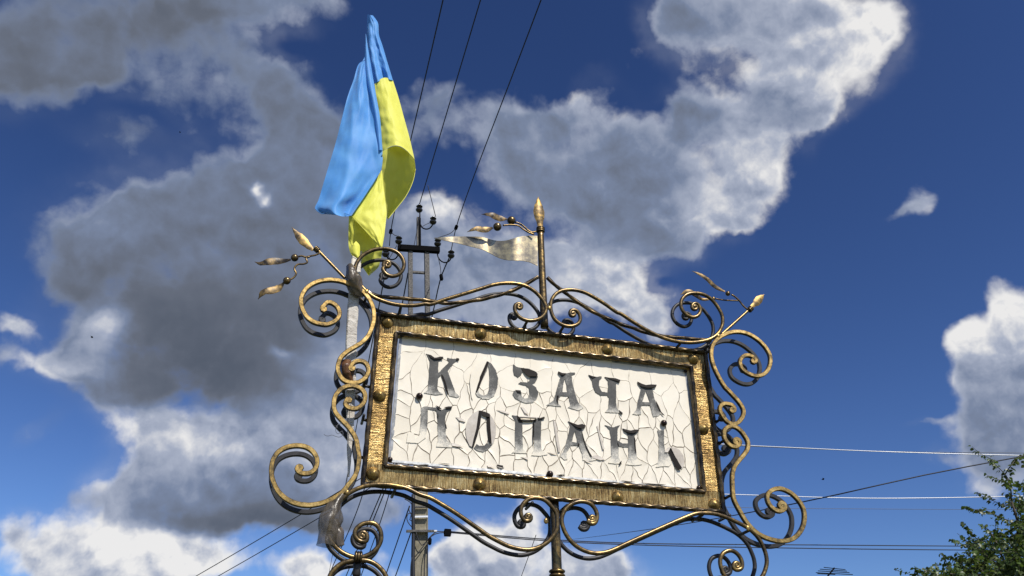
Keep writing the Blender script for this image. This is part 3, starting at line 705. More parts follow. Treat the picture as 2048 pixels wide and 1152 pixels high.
# white flakes peeled up over both letters O and over the last letter
flap(C1, [(1225,432),(1150,468),(1085,515),(1038,600),(1022,700),(1030,800),(1042,880),(1055,910),(1085,830),(1110,740),(1150,630),(1190,540),(1218,470)], (-.3, -.2), .002, 'film', 'peeled_flake', .0058)
for pl in ([(1125,118),(1060,150),(1005,215),(978,300),(975,370),(990,450),(1020,520),(1045,532),(1065,440),(1095,330),(1110,220)], [(1252,165),(1290,215),(1318,300),(1318,400),(1300,470),(1272,512),(1262,420),(1256,300)]):
    flap(C3, pl, (1, 0), .003, 'under', 'peeled_flake', .0056)
flap(C4, [(1490,425),(1540,425),(1590,455),(1632,520),(1645,590),(1635,640),(1612,672),(1585,610),(1540,530),(1505,460)], (-1, 0), .006, 'under', 'peeled_flake', .0058)
flap(C4, [(1420,480),(1450,430),(1475,420),(1480,440),(1455,480)], (0, 1), .003, 'under', 'peeled_flake', .0058)
for cc, pl in ((C3, [(860,190),(920,205),(980,235),(965,248),(900,232)]), (C3, [(815,485),(880,500),(955,530),(880,530),(820,520)]), (C3, [(1325,110),(1400,120),(1478,150),(1460,160),(1380,135)]),
               (C4, [(605,520),(660,515),(745,558),(690,570),(600,545)]), (C4, [(645,180),(660,175),(735,440),(715,450),(690,360)]), (C4, [(150,100),(180,150),(235,470),(210,480),(185,350)]), (C1, [(1600,985),(1640,1000),(1700,1075),(1650,1060)]),
               (C3, [(1905,590),(1965,600),(2020,612),(1960,612)]), (C3, [(1335,742),(1420,758),(1390,775),(1335,760)]), (C3, [(1220,738),(1310,765),(1230,762)]), (C3, [(1600,645),(1690,655),(1680,680)]), (C4, [(500,568),(600,600),(530,590)]), (C4, [(300,605),(385,530),(340,570)])):
    flap(cc, pl, (0, 1), .003, 'under', 'peeled_flake', .0046)
mb = MB(); sweep(mb, [at(*crop([p], *C3)[0], YN - .012) for p in ((1588, 200), (1640, 195), (1700, 200), (1778, 205))], .0042, ROUND(10), flat=1.3)
link('film_roll', mb.mesh('film_roll'), M['under'], panel)
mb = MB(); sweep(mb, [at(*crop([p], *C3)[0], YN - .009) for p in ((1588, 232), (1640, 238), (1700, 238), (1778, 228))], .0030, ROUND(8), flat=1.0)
link('film_roll', mb.mesh('film_roll_shade'), M['curl_shade'], panel)  # dark tube stands for the shade under the roll
# screws
mb = MB(); lathe(mb, (0, 0, 0), (0, -1, 0), [(.0145, -.003), (.0145, .001), (.0125, .006), (.0085, .0095), (.004, .011), (.001, .0112)], 18)
sme = mb.mesh('screw'); sme.materials.append(M['bolt'])
for u, v, s in ((839, 792, 1), (1328, 846, 1), (1100, 948, 1), (1090, 703, .62), (805, 670, .6), (780, 919, .75), (1371, 742, .55), (1398, 976, .8)):
    r_ = link('screw', sme, None, panel, at(u, v, YN - .010)); r_.scale = (s, s, s)

# ---------------- scrolls: (outline in photo pixels, bar kind); front and back layer
T1 = (480, 420, 5.12); T2 = (860, 380, 3.84); T3 = (1240, 520, 3.84); T4 = (580, 560, 5.12); T5 = (620, 680, 4.8); T6 = (520, 860, 3.944); T7 = (860, 940, 5.12); T8 = (1340, 780, 3.097); T9 = (1380, 1000, 7.58); TA = (1400, 780, 6.4); TB = (640, 480, 7.2); TC = (620, 1000, 7.314)
def eye(cx, cy, r0, a0, turns, sgn, k=10, r1=.25):
    """points of a closing spiral in crop pixels, from radius r0 at angle a0 (deg) inward"""
    out = []
    for i in range(1, int(k * turns) + 1):
        t = i / (k * turns); a = radians(a0) + sgn * 2 * pi * turns * t; r = r0 * (1 - t) + r0 * r1 * t
        out.append((cx + r * cos(a), cy + r * sin(a)))
    return out
SC = []
S1 = crop([(352,262),(385,232),(425,236),(470,265),(500,310),(506,360),(480,410),(430,442),(370,460),(300,452),(230,428),(170,380),(130,310),(112,240),(120,170),(160,100),(220,50),(300,15),(380,2),(450,2),(540,18),(620,50),(700,85),(770,145),(820,215),(850,290),(860,360),(855,430),(835,500),(800,575),(740,640),(660,690),(580,740),(520,800),(492,870),(492,940),(520,1000),(570,1040),(630,1055),(700,1050),(760,1015),(798,960),(800,900),(775,855),(730,832),(680,836),(640,862),(622,890)], *T4)
SC.append((list(reversed(crop(eye(350, 300, 32, -60, 1.1, -1), *T4))) + S1 + crop(eye(636, 905, 26, 215, 1.1, -1), *T4), 'sq', 'iron'))
S2 = crop([(352,582),(338,610),(355,640),(400,660),(460,655),(508,615),(530,555),(515,500),(470,460),(410,442),(340,452),(280,490),(240,550),(228,620),(240,690),(290,755),(350,815),(400,880),(440,950),(455,1020)], *T5) + crop([(770,140),(780,200),(775,280),(750,360),(700,430),(640,500),(560,550),(470,583),(380,595),(290,583),(210,548),(150,495),(110,425),(90,340),(100,250),(140,180),(200,142),(280,125),(360,135),(420,175),(450,240),(440,300),(400,338),(350,345),(310,335)], *T6)
SC.append((list(reversed(crop(eye(372, 584, 24, 180, 1.1, 1), *T5))) + S2 + crop(eye(315, 304, 28, 95, 1.15, 1), *T6), 'sq', 'iron'))
S3 = crop([(1475,585),(1462,600),(1480,640),(1520,670),(1570,678),(1625,660),(1663,620),(1680,560),(1665,500),(1620,445),(1560,412),(1480,397),(1400,402),(1320,427),(1250,470),(1202,530),(1180,590),(1178,650),(1195,700),(1230,760),(1290,830),(1370,890),(1460,930),(1560,960),(1680,977),(1800,975),(1900,960)], *T1) + crop([(0,878),(100,845),(200,815),(300,785),(400,755),(480,730),(560,717),(640,717),(720,732),(790,768),(850,825),(885,880),(890,930),(855,980),(790,1003),(730,998),(680,970),(652,925),(655,885)], *T2)
SC.append((list(reversed(crop(eye(1508, 562, 42, 150, 1.35, 1), *T1))) + S3 + crop(eye(684, 898, 28, 200, 1.15, 1), *T2), 'rd', 'iron'))
S4 = crop([(1085,925),(1120,925),(1148,955),(1153,1000),(1130,1032),(1080,1048),(1020,1038),(960,995),(930,930),(930,860),(960,805),(1010,775),(1090,767),(1180,785),(1270,830),(1350,880),(1440,942)], *T2) + crop([(0,410),(100,475),(200,535),(300,585),(400,618),(500,633),(600,630),(690,608),(750,568),(785,500),(785,430),(750,360),(700,300),(640,265),(570,255),(510,268),(472,312),(472,370),(510,420),(560,440),(600,425),(618,385),(608,352)], *T3)
SC.append((list(reversed(crop(eye(1098, 950, 27, -110, 1.15, -1), *T2))) + S4 + crop(eye(576, 362, 32, -20, 1.35, -1), *T3), 'rd', 'iron'))
S5 = crop([(1030,758),(1000,738),(955,737),(920,775),(930,830),(980,872),(1050,893),(1110,873),(1148,810),(1150,740),(1120,680),(1070,625),(1000,577),(930,555),(860,555),(800,575),(740,615),(706,670),(700,740),(720,820),(760,905),(810,985)], *T3) + crop([(330,-20),(400,50),(490,150),(545,235),(555,300),(530,365),(475,425),(410,440),(345,405),(290,340),(255,270),(260,210),(300,180),(350,180),(410,200),(435,235)], *TA)
SC.append((list(reversed(crop(eye(1022, 775, 20, -30, 1.1, 1), *T3))) + S5 + crop(eye(408, 255, 32, -20, 1.2, 1), *TA), 'sq', 'iron'))
S6 = crop([(440,640),(475,630),(508,665),(495,705),(450,730),(390,715),(330,655),(305,585),(315,510),(370,470),(440,470),(510,515),(570,590),(610,670),(605,755),(560,830),(500,900),(445,970),(415,1060),(410,1140)], *TA) + crop([(388,640),(395,680),(430,750),(480,830),(540,888),(610,922),(690,937),(760,922),(808,873),(830,810),(825,740),(790,680),(740,635),(680,612),(630,622),(600,655),(608,700),(640,738),(680,752),(708,735)], *T8)
SC.append((list(reversed(crop(eye(455, 668, 26, -120, 1.1, -1), *TA))) + S6 + crop(eye(688, 718, 22, 20, 1.2, -1), *T8), 'sq', 'iron'))
S7 = crop([(690,560),(740,590),(800,590),(845,550),(855,500),(830,462),(780,455)], *TC)
S7 = crop([(820,600),(740,605),(680,560),(655,490),(680,420),(760,355),(860,332),(950,350),(1010,410),(1040,500),(1035,600),(990,690),(910,770),(810,820),(720,845),(600,825),(470,765),(360,670),(300,590),(275,500),(290,400),(330,250),(380,120),(440,20)], *TC) + crop([(690,508),(770,462),(860,437),(960,430),(1060,440),(1160,462),(1260,510)], *T6) + crop([(0,285),(100,340),(200,400),(300,465),(400,535),(500,605),(600,675),(700,730),(800,778),(900,806),(1000,817),(1090,800),(1180,755),(1250,690),(1295,610),(1303,530),(1290,440),(1240,370),(1180,312),(1110,287),(1030,292),(965,335),(930,400),(935,465),(965,515)], *T7)
SC.append((list(reversed(crop(eye(765, 528, 75, 40, 1.4, -1, r1=.2), *TC))) + S7 + crop(eye(1000, 485, 42, 130, 1.4, -1), *T7), 'rd', 'iron'))
S8 = crop([(1610,520),(1640,550),(1685,545),(1710,490),(1700,420),(1650,352),(1580,325),(1500,330),(1420,370),(1370,430),(1348,510),(1370,610),(1420,700),(1500,780),(1600,833),(1700,853),(1800,843),(1900,808),(2000,760)], *T7) + crop([(0,235),(100,205),(220,198),(340,205),(470,235),(600,285),(740,350),(870,420),(980,510),(1060,610),(1110,710),(1150,820),(1165,940),(1140,1060),(1100,1150),(1020,1250),(900,1310),(760,1310),(620,1250),(520,1140),(470,1030),(455,920),(490,820),(560,775),(640,770),(710,810),(765,880),(790,960),(780,1030)], *T9)
SC.append((list(reversed(crop(eye(1655, 498, 42, 190, 1.4, -1), *T7))) + S8 + crop(eye(710, 995, 72, 30, 1.5, 1, r1=.2), *T9), 'rd', 'iron'))
SC.append((crop([(300,1300),(275,1180),(300,1090),(380,990),(480,920),(600,890),(720,880),(850,890),(960,940),(1050,1020),(1110,1110),(1130,1200),(1110,1300),(1040,1420),(900,1500),(720,1530),(540,1500),(380,1420)], *TC), 'rd', 'iron'))
SC.append((crop([(200,1400),(150,1500),(160,1640),(260,1760),(400,1800),(560,1770),(680,1680),(720,1560),(680,1440),(600,1360),(500,1330),(400,1340),(300,1360)], 1380, 980, 7.58), 'rd', 'iron'))
for pts, kind, bm_ in SC:
    for layer, Y in ((0, YF), (1, YB)):
        P = cat([at(u, v, YF) for u, v in pts], .007)
        P = [p + Vector((0, Y - YF, 0)) for p in P]
        for p in P: p.y += noise.noise(p * 3.0) * .002
        N = len(P); L_ = N * .007; mb = MB()
        def rr(t, L_=L_, kind=kind):
            d = min(t, 1 - t) * L_; b0 = .0092 if kind == 'sq' else .0088
            return b0 * (1 + .0) * (1.0 if d > .05 else .80 + .2 * d / .05)
        sweep(mb, P, rr, SQ if kind == 'sq' else ROUND(12), flat=1.0)
        for cpt in (P[0], P[-1]):                    # hammered coin eye of the scroll
            lathe(mb, cpt + Vector((0, .006, 0)), (0, -1, 0), [(.0085, 0), (.0085, .010), (.006, .0125), (.001, .013)], 14)
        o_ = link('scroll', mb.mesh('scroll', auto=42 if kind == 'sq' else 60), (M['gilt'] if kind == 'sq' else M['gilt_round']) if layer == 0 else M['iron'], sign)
        if layer: o_['label'] = 'bare dark rear scroll'
# twisted stays from the post down to the corners
for pts in (crop([(830,668),(740,720),(680,750),(600,785),(500,815),(400,840),(300,855),(200,866),(100,868)], *T2) + crop([(2000,938),(1850,920),(1750,912),(1600,900),(1500,892),(1400,878),(1290,830),(1200,760)], *T1),
            crop([(900,672),(960,730),(1040,790),(1120,850),(1200,905),(1300,960),(1400,1000)], *T2) + crop([(0,490),(100,522),(200,558),(300,580),(400,592),(500,600),(600,610),(700,618)], *T3)):
    mb = MB(); sweep(mb, cat([at(u, v, YP + .01) for u, v in pts], .005), 0.0080, SQT, twist=2 * pi / .33); link('twisted_stay', mb.mesh('twisted_stay', auto=60), M['twisted'], sign)
# tie pieces joining front scroll, frame edge and rear scroll
ties = [(802,612,3),(1056,640,1),(1128,652,1),(1360,688,1),(1418,690,0),(735,580,0),(742,660,0),(730,762,2),(728,830,2),(717,905,2),(1420,700,0),(1445,835,4),(1452,878,4),(1462,990,4),(790,980,0),(1065,1005,0),(1135,1010,0),(1405,1030,0),(694,985,0),(1500,1060,0),(716,1115,0),(1460,1030,0)]
for u, v, k in ties:
    p = at(u, v, YF); mb = MB(); bar(mb, p, p + Vector((0, YB - YF, 0)), .0062, 8)
    t = None
    if k == 3: t = Vector((p.x, YP + .01, ZT))
    if k == 1: t = Vector((p.x + .004, YP + .01, ZT))
    if k == 2: t = Vector((XL, YP + .01, p.z))
    if k == 4: t = Vector((XR, YP + .01, p.z))
    if t is not None:
        mid = p + Vector((0, .05, 0)); bar(mb, mid, t, .0062, 8)
    link('tie_piece', mb.mesh('tie_piece'), M['iron'], sign)
for u, v in ((694,985),(1496,1056),(1099,616),(1092,1042),(733,583),(1437,672)):       # weld beads where two bars meet
    mb = MB(); sphere(mb, at(u, v, YF - .006), .008, 10, 7, (1.2, .7, 1.5)); link('weld_bead', mb.mesh('weld_bead'), M['gilt_bright'], sign)
rings(at(716.5, 1114, YF), (1, 0, 0), .0165, .0052)
mb = MB(); lathe(mb, at(714, 1138, YF + .02), (0, 0, 1), [(.010, -.03), (.016, -.02), (.013, 0), (.017, .012), (.010, .03)], 12); link('knop', mb.mesh('knop'), M['iron'], sign)
mb = MB(); p = at(708, 1192, YF + .02); lathe(mb, p, (0, -1, 0), [(.001, -.012), (.062, -.012), (.068, -.004), (.068, .004), (.062, .010), (.02, .014), (.001, .014)], 32); link('enamel_disc', mb.mesh('enamel_disc'), M['red'], sign)
# carry rods below the lower rings down to the ground foot so that nothing hangs free
mb = MB(); a_ = at(712, 1210, YF + .05); bar(mb, a_, (postx.x, YP + .03, a_.z - .10), .009, 10); a2 = at(1475, 1180, YF + .05); bar(mb, a2, (postx.x, YP + .03, a_.z - .10), .009, 10)
link('lower_brace', mb.mesh('lower_brace'), M['iron'], sign)

# ---------------- spears, leafy twigs, pennant
def blade(cr_, axis, hw, Y, name='spearhead', th=.32, mat='leafy', sway=0.0, parent=None):
    if name == 'spearhead': mat = 'spear'
    ax = crop(axis, *cr_); P = cat([at(u, v, Y) for u, v in ax], n=18); sc = 3.3 / 1600 * 1.0
    n = len(P); vs = []; S = cr_[2]
    for i, p in enumerate(P):
        t = i / (n - 1); k = t * (len(hw) - 1); k0 = min(int(k), len(hw) - 2); ff = k - k0; ff = ff * ff * (3 - 2 * ff)
        h = (hw[k0] * (1 - ff) + hw[k0 + 1] * ff) / S * .00213
        h = max(h, .0009) * (1 + .06 * noise.noise(Vector((t * 9, Y, S))))
        tg = (P[min(i + 1, n - 1)] - P[max(i - 1, 0)]).normalized(); sd_ = tg.cross(Vector((0, 1, 0))).normalized()
        q = p + Vector((0, sway * sin(t * 7.0), 0)); d = max(h * th, .0015)
        tw = sway * 14 * sin(t * 5)
        for a, b_ in ((1, 0), (.62, -.55), (0, -.70), (-.62, -.55), (-1, 0), (0, .7)):
            vs.append(q + sd_ * (a * h) + Vector((0, b_ * d + a * h * tw, 0)))
    fs = []
    for i in range(n - 1):
        for j in range(6): a0, a1 = i * 6 + j, i * 6 + (j + 1) % 6; fs.append((a0, a1, a1 + 6, a0 + 6))
    fs += [(5, 4, 3, 2, 1, 0), tuple(range((n - 1) * 6, n * 6))]
    mb = MB(); mb.add(vs, fs); me = mb.mesh(name, auto=50)
    bm = bmesh.new(); bm.from_mesh(me); bmesh.ops.recalc_face_normals(bm, faces=bm.faces); bm.to_mesh(me); bm.free()
    return link(name, me, M[mat], parent or sign)
def rod(cr_, pts, r, Y, name='twig', mat='gilt_round', step=.006):
    mb = MB(); sweep(mb, cat([at(u, v, Y) for u, v in crop(pts, *cr_)], step), r, ROUND(8)); return link(name, mb.mesh(name), M[mat], sign)
def ball(cr_, c, r, Y, par):
    mb = MB(); sphere(mb, at(*crop([c], *cr_)[0], Y), r / cr_[2] * .00213); return link('bud', mb.mesh('bud'), M['gilt_round'], par)
# left
rod(T1, [(1075,700),(800,415)], .0068, YF + .01, 'spear_shaft')
blade(T1, [(530,175),(590,250),(650,320),(705,375),(752,412)], [0, 22, 45, 50, 34, 18], YF + .01, th=.25)
c = at(*crop([(785, 405)], *T1)[0], YF + .01); dd = (at(*crop([(530, 175)], *T1)[0], YF + .01) - c); rings(c, dd, .0095, .0042)
tw = rod(T1, [(820,440),(770,462),(720,472),(670,482),(630,470),(600,478)], .0042, YF + .005); ball(T1, (560, 490), 40, YF + .005, tw)
blade(T1, [(520,508),(440,515),(360,522),(280,540),(210,552),(150,525)], [12, 26, 40, 40, 24, 3], YF + .005, 'leaf', .2, sway=.006, parent=tw)
tw = rod(T1, [(715,478),(675,495),(690,535),(650,553),(590,558),(556,600),(575,655),(545,695),(510,715)], .0042, YF - .005); ball(T1, (480, 725), 40, YF - .005, tw)
blade(T1, [(450,745),(390,795),(310,830),(240,848),(185,910)], [12, 36, 40, 30, 3], YF - .005, 'leaf', .2, sway=.006, parent=tw)
# centre
YC = YP + .03
blade(T2, [(830,50),(833,100),(836,165),(841,225),(848,290)], [0, 22, 42, 53, 45, 30, 26], YC, th=.38)
tw = rod(T2, [(815,318),(785,325),(755,310),(720,278),(690,258),(655,248)], .0042, YC - .01); ball(T2, (625, 235), 38, YC - .01, tw)
blade(T2, [(592,225),(530,212),(470,196),(395,183)], [10, 30, 33, 18, 2], YC - .01, 'leaf', .2, sway=.005, parent=tw)
tw = rod(T2, [(800,342),(755,325),(715,300),(680,275),(620,268),(560,272)], .0042, YC - .02); ball(T2, (517, 283), 37, YC - .02, tw)
blade(T2, [(482,290),(420,302),(350,303),(285,320)], [10, 28, 30, 16, 2], YC - .02, 'leaf', .2, sway=.005, parent=tw)
# right
rod(T3, [(780,572),(985,388)], .0068, YF + .01, 'spear_shaft')
blade(T3, [(1108,265),(1075,295),(1040,335),(1005,362)], [0, 22, 36, 33, 20, 14], YF + .01, th=.3)
c = at(*crop([(1000, 378)], *T3)[0], YF + .01); dd = (at(*crop([(1108, 265)], *T3)[0], YF + .01) - c); rings(c, dd, .0100, .0045)
tw = rod(T3, [(985,385),(945,350),(915,312),(880,280),(855,265)], .0042, YF + .005); ball(T3, (828, 258), 22, YF + .005, tw)
blade(T3, [(805,243),(730,200),(670,150),(600,105),(555,83)], [9, 20, 23, 20, 16, 3], YF + .005, 'leaf', .3, sway=.003, parent=tw)
tw = rod(T3, [(920,312),(870,312),(800,308),(735,298)], .0038, YF + .03); ball(T3, (716, 298), 19, YF + .03, tw)
blade(T3, [(695,300),(640,298),(580,270),(520,245),(465,265)], [9, 14, 20, 26, 20, 2], YF + .03, 'leaf', .2, sway=.006, parent=tw)
# pennant
tp = crop([(828,352),(760,351),(700,356),(640,372),(580,388),(520,390),(460,378),(400,361),(300,357),(180,358),(34,366)], *T2)
bt = crop([(826,582),(770,556),(710,543),(640,540),(580,535),(520,516),(460,484),(400,456),(300,430),(200,405),(34,371)], *T2)
n = 72
def res2(P): 
    Q_ = cat([Vector((x, y, 0)) for x, y in P], n=n); return Q_
A, B = res2(tp), res2(bt); vs = []
for i in range(n):
    t = i / (n - 1); yo = -.024 * sin(t * 2 * pi * 1.35 + .5) * min(1, t * 4)
    for j in range(7):
        s = j / 6; q = A[i].lerp(B[i], s); vs.append(at(q.x, q.y, YC + yo))
N7 = len(vs); vs += [v + Vector((0, .003, 0)) for v in vs]; fs = []
for i in range(n - 1):
    for j in range(6):
        a = i * 7 + j; fs.append((a, a + 7, a + 8, a + 1)); fs.append((a + N7, a + 1 + N7, a + 8 + N7, a + 7 + N7))
    for j in (0, 6):
        a = i * 7 + j; fs.append((a, a + N7, a + 7 + N7, a + 7))
mb = MB(); mb.add(vs, fs)
mt, nt, b = newmat('brushed_pennant_plate'); nz = tnoise(nt, 40, 6, .65); nz2 = tnoise(nt, 7, 3, .6)
nt.links.new(ramp(nt, nmath(nt, 'ADD', nmath(nt, 'MULTIPLY', nz, .55), nmath(nt, 'MULTIPLY', nz2, .45)), [(.36, (0.16, 0.14, 0.12)), (.5, (0.34, 0.29, 0.20)), (.62, (0.66, 0.54, 0.30))]), b.inputs['Base Color'])
b.inputs['Metallic'].default_value = .85; b.inputs['Roughness'].default_value = .30; bump(nt, b, nz, .3, .001); M['pennant'] = mt
me = mb.mesh('pennant', auto=40); link('pennant', me, M['pennant'], sign)

# ------------------------------------------------------------------ flag on its tied wooden staff
flag_root = at(697, 955, 3.302)
flag = thing('flag', flag_root, 'blue and yellow cloth flag hanging from a staff tied to the left of the sign', 'flag')
YS = 3.300
p0, p1 = at(698, 950, YS), at(712, 510, YS); top = p0 + (p1 - p0) * 1.0
tip = at(741, 32, YS + .03)
def staffpts():
    return [at(697, 953, YS), at(700, 860, YS), at(701.5, 700, YS), at(704.5, 640, YS), at(709, 560, YS + .025), at(714, 505, YS + .085), at(718, 440, YS + .11), at(724, 360, YS + .10), at(741, 48, YS + .035)]
mb = MB(); P = cat(staffpts(), .03); N = len(P)
def sr(t): return .0035 + .0185 * min(1, t / .16) if t < .16 else (.022 if t < .50 else .022 - .012 * (t - .5) / .5)
sweep(mb, P, sr, [(1, -.8), (1, .8), (.8, 1), (-.8, 1), (-1, .8), (-1, -.8), (-.8, -1), (.8, -1)], twist=.0)
me = mb.mesh('staff', auto=40)
for v in me.vertices:
    w = noise.noise_vector(v.co * 18); v.co += w * .0035
link('staff', me, M['staff'], flag)
def patch(name, L, R, mat, Ybase, depth, bow0=0, bow1=0, nu=26, nv=60, wr=.004, yl=None, parent=None, crease=()):
    A = cat([Vector((x, y, 0)) for x, y in L], n=nv); B = cat([Vector((x, y, 0)) for x, y in R], n=nv); vs = []
    for i in range(nv):
        t = i / (nv - 1); bw = bow0 * (1 - t) ** 3 + bow1 * t ** 3
        for j in range(nu):
            s = j / (nu - 1); q = A[i].lerp(B[i], s)
            y = Ybase + depth(s, t) + wr * noise.noise(Vector((s * 6, t * 9, len(name) + nu))) + wr * .22 * noise.noise(Vector((s * 12, t * 16, 4.0)))
            vs.append(at(q.x, q.y + bw * sin(pi * s), y))
    fs = []
    for i in range(nv - 1):
        for j in range(nu - 1):
            a = i * nu + j; fs.append((a, a + nu, a + nu + 1, a + 1))
    mb = MB(); mb.add(vs, fs); o_ = link(name, mb.mesh(name), mat, parent or flag); return o_, vs
# back strip of blue at the top, right of the fold
patch('blue_band', [(735,29),(734,60),(737,100),(743,140),(749,168)], [(746,31),(756,46),(758,70),(765,91),(775,125),(786,161)], M['blue'], 3.300, lambda s, t: -.03 * sin(pi * s * .9) + .02 * s * t - .02 * t * sin(s * 9), 0, -6, 22, 40, .006)
patch('blue_band', [(735,98),(731,110),(722,130),(722,150),(728,175)], [(741,90),(742,120),(744,150),(746,175),(748,190)], M['blue'], 3.315, lambda s, t: .01 * s, 0, 0, 8, 20, .004)
# big front fold of blue
patch('blue_band', [(729,120),(718,127),(707,160),(695,194),(683,240),(671,287),(658,330),(645,373),(637,400),(630,417),(645,428),(662,422)],
      [(731,125),(738,140),(744,165),(752,205),(759,250),(764,290),(765,325),(760,344),(748,365),(731,390),(716,412),(703,431)], M['blue'], 3.262,
      lambda s, t: -.020 * sin(pi * s) * (.3 + t) + .020 * sin(s * pi * 2.6 + 1.0 + t) * (.15 + t) + .014 * sin(s * 9 + t * 7) * t, 0, 6, 36, 80, .008)
patch('blue_band', [(731,68),(729.5,100),(730,135),(734,165),(742,200),(750,245),(756,300)], [(732,68),(736,95),(741,125),(746,155),(753,195),(760,235),(765,300)], M['blue'], 3.256, lambda s, t: -.012 * sin(pi * s), 0, 0, 10, 50, .002)
# lit outside of the yellow half, then its inner side below the turned hem
patch('yellow_band', [(749,168),(755,210),(760,250),(763,277),(765,303)], [(786,161),(797,195),(808,235),(819,275),(829,318)], M['yellow'], 3.285, lambda s, t: -.055 * sin(pi * s) * (.4 + .6 * t) + .02 * s, -9, -19, 26, 40, .005)
patch('yellow_band', [(765,303),(764,353),(768,400),(774,437)], [(829,318),(831,338),(826,362),(812,392),(792,418),(776,438)], M['yellow'], 3.245, lambda s, t: .03 * sin(pi * s) * (1 - t * .4) + .22 * t + .02 * s, -18, 0, 24, 30, .004)
patch('yellow_band', [(760,344),(745,368),(731,389),(716,411),(703,431),(722,452),(742,474),(762,497)], [(764,340),(766,360),(768,380),(771,405),(773,430),(771,450),(768,475),(764,498)], M['yellow'], 3.300, lambda s, t: -.038 * t - .012 * sin(pi * s), 0, 0, 24, 50, .006)
patch('yellow_band', [(698,428),(697,455),(698,497),(703,509),(714,518),(724,533),(737,551)], [(764,440),(766,465),(765,495),(763,512),(760,524),(757,534),(739,551)], M['yellow'], 3.275, lambda s, t: .13 * t + .03 * s - .010 * sin(s * 8 + t * 3), 0, 0, 26, 44, .006)
patch('yellow_band', [(703,492),(701,500),(703,508),(714,517)], [(712,482),(719,490),(720,503),(719,516)], M['yellow'], 3.272, lambda s, t: -.012 * sin(pi * s), 0, 0, 10, 12, .002)
# stitched hems
def hem(pts, Y, mat):
    mb = MB(); sweep(mb, cat([at(u, v, Y) for u, v in pts], .01), .0017, ROUND(6)); link('hem', mb.mesh('hem'), mat, flag)
hem([(703,431),(722,452),(742,474),(762,497)], 3.264, M['yellow']); hem([(703,431),(716,411),(731,389),(760,344)], 3.262, M['blue'])
hem([(630,417),(645,428),(662,422),(680,424),(703,431)], 3.262, M['blue']); hem([(831,338),(826,362),(812,392),(792,418),(776,438)], 3.31, M['yellow'])

# ------------------------------------------------------------------ crumpled plastic on the ironwork
def crumple(name, pts, rad, mat, label, Y=3.27, amp=.35, seed=0, flat=.8, open_end=False):
    P = cat([at(u, v, Y) for u, v in pts], n=26); k = 26; mb = MB()
    def r_(t):
        x = t * (len(rad) - 1); i = min(int(x), len(rad) - 2); f_ = x - i; return (rad[i] * (1 - f_) + rad[i + 1] * f_) * .00205
    sweep(mb, P, r_, ROUND(k), flat=flat, caps=not open_end); me = mb.mesh(name, auto=32)
    for v in me.vertices:
        j = min(range(len(P)), key=lambda q: (P[q] - v.co).length); d = v.co - P[j]
        q_ = Vector((v.co.x * 24, v.co.y * 24, v.co.z * 13 + seed))
        f_ = abs(noise.noise(q_)) * 1.5 + .25 * abs(noise.noise(q_ * 2.7))
        v.co += d * (f_ - .3) * amp * 1.1
    o_ = link(name, me, M[mat]); return tag(o_, label, 'plastic wrap')
crumple('plastic_wrap', [(699,532),(702,545),(707,560),(714,578),(726,592)], [7, 12, 17, 13, 4], 'wrap', 'crumpled grey plastic film wound round the joint of flag staff and upper left scroll', seed=1, flat=1.6, Y=3.262)
crumple('plastic_wrap', [(686,988),(676,1003),(667,1018),(662,1038),(658,1056),(655,1074),(652,1092)], [4, 8, 17, 20, 19, 18, 17], 'wrap_clear', 'clear torn plastic bottle sleeve hanging on the lower left scroll', seed=5, Y=3.245, flat=1.0, open_end=True)
crumple('plastic_wrap', [(668,1040),(674,1066),(680,1092)], [8, 12, 8], 'wrap', 'narrow twist of plastic hanging beside the clear bottle sleeve on the lower left scroll', seed=8, Y=3.255, flat=1.0)
crumple('plastic_wrap', [(694,722),(694,740),(697,756),(702,766)], [8, 15, 13, 5], 'wrap_brown', 'brown packing tape wound round the staff inside the small left scroll', seed=3, Y=3.278, flat=1.3)
def string(pts, label, Y=3.245, r=.0011):
    mb = MB(); sweep(mb, cat([at(u, v, Y) for u, v in pts], .006), r, ROUND(5)); tag(link('loose_string', mb.mesh('loose_string'), M['cable_grey']), label, 'string')
string([(648,869),(655,872),(664,870),(672,873),(680,874),(686,869),(684,862),(676,868),(671,860),(675,850),(684,846),(692,838),(697,820),(702,806)], 'thin grey string curling free left of the lower side scroll')
string([(697,806),(699,840),(697,880),(698,930),(692,975)], 'long thin string hanging straight down the foot of the flag staff', 3.262)

# ------------------------------------------------------------------ utility pole
YU = 12.0
E1 = (760, 370, 4.266)
def atU(u, v, dy=0): return at(u, v, YU + dy)
b0 = atU(839, 1150); t0 = atU(843, 760); pole_x = b0.x
upole = thing('utility_pole', (b0.x, YU, 0), 'concrete utility pole with steel top frame and dark insulators behind the sign', 'utility pole')
mb = MB(); vs = []
hx0, hx1 = .145, .085
for z, h in ((0, .17), (b0.z, .105), (t0.z, .085)):
    cxp = b0.x + (t0.x - b0.x) * (z - b0.z) / (t0.z - b0.z) * (1 if z > b0.z else .3)
    for sx, sy in ((-1, -1), (1, -1), (1, 1), (-1, 1)):
        for a_, b2 in (((.86, 1), (1, .86)) if sx * sy > 0 else ((1, .86), (.86, 1))): vs.append((cxp + sx * h * a_, YU + sy * h * b2, z))
fs = [tuple(range(8)), tuple(reversed(range(16, 24)))]
for i in range(2):
    for j in range(8): fs.append((i * 8 + j, i * 8 + (j + 1) % 8, i * 8 + 8 + (j + 1) % 8, i * 8 + 8 + j))
mb.add(vs, fs); link('concrete_shaft', mb.mesh('concrete_shaft', False), M['concrete'], upole)
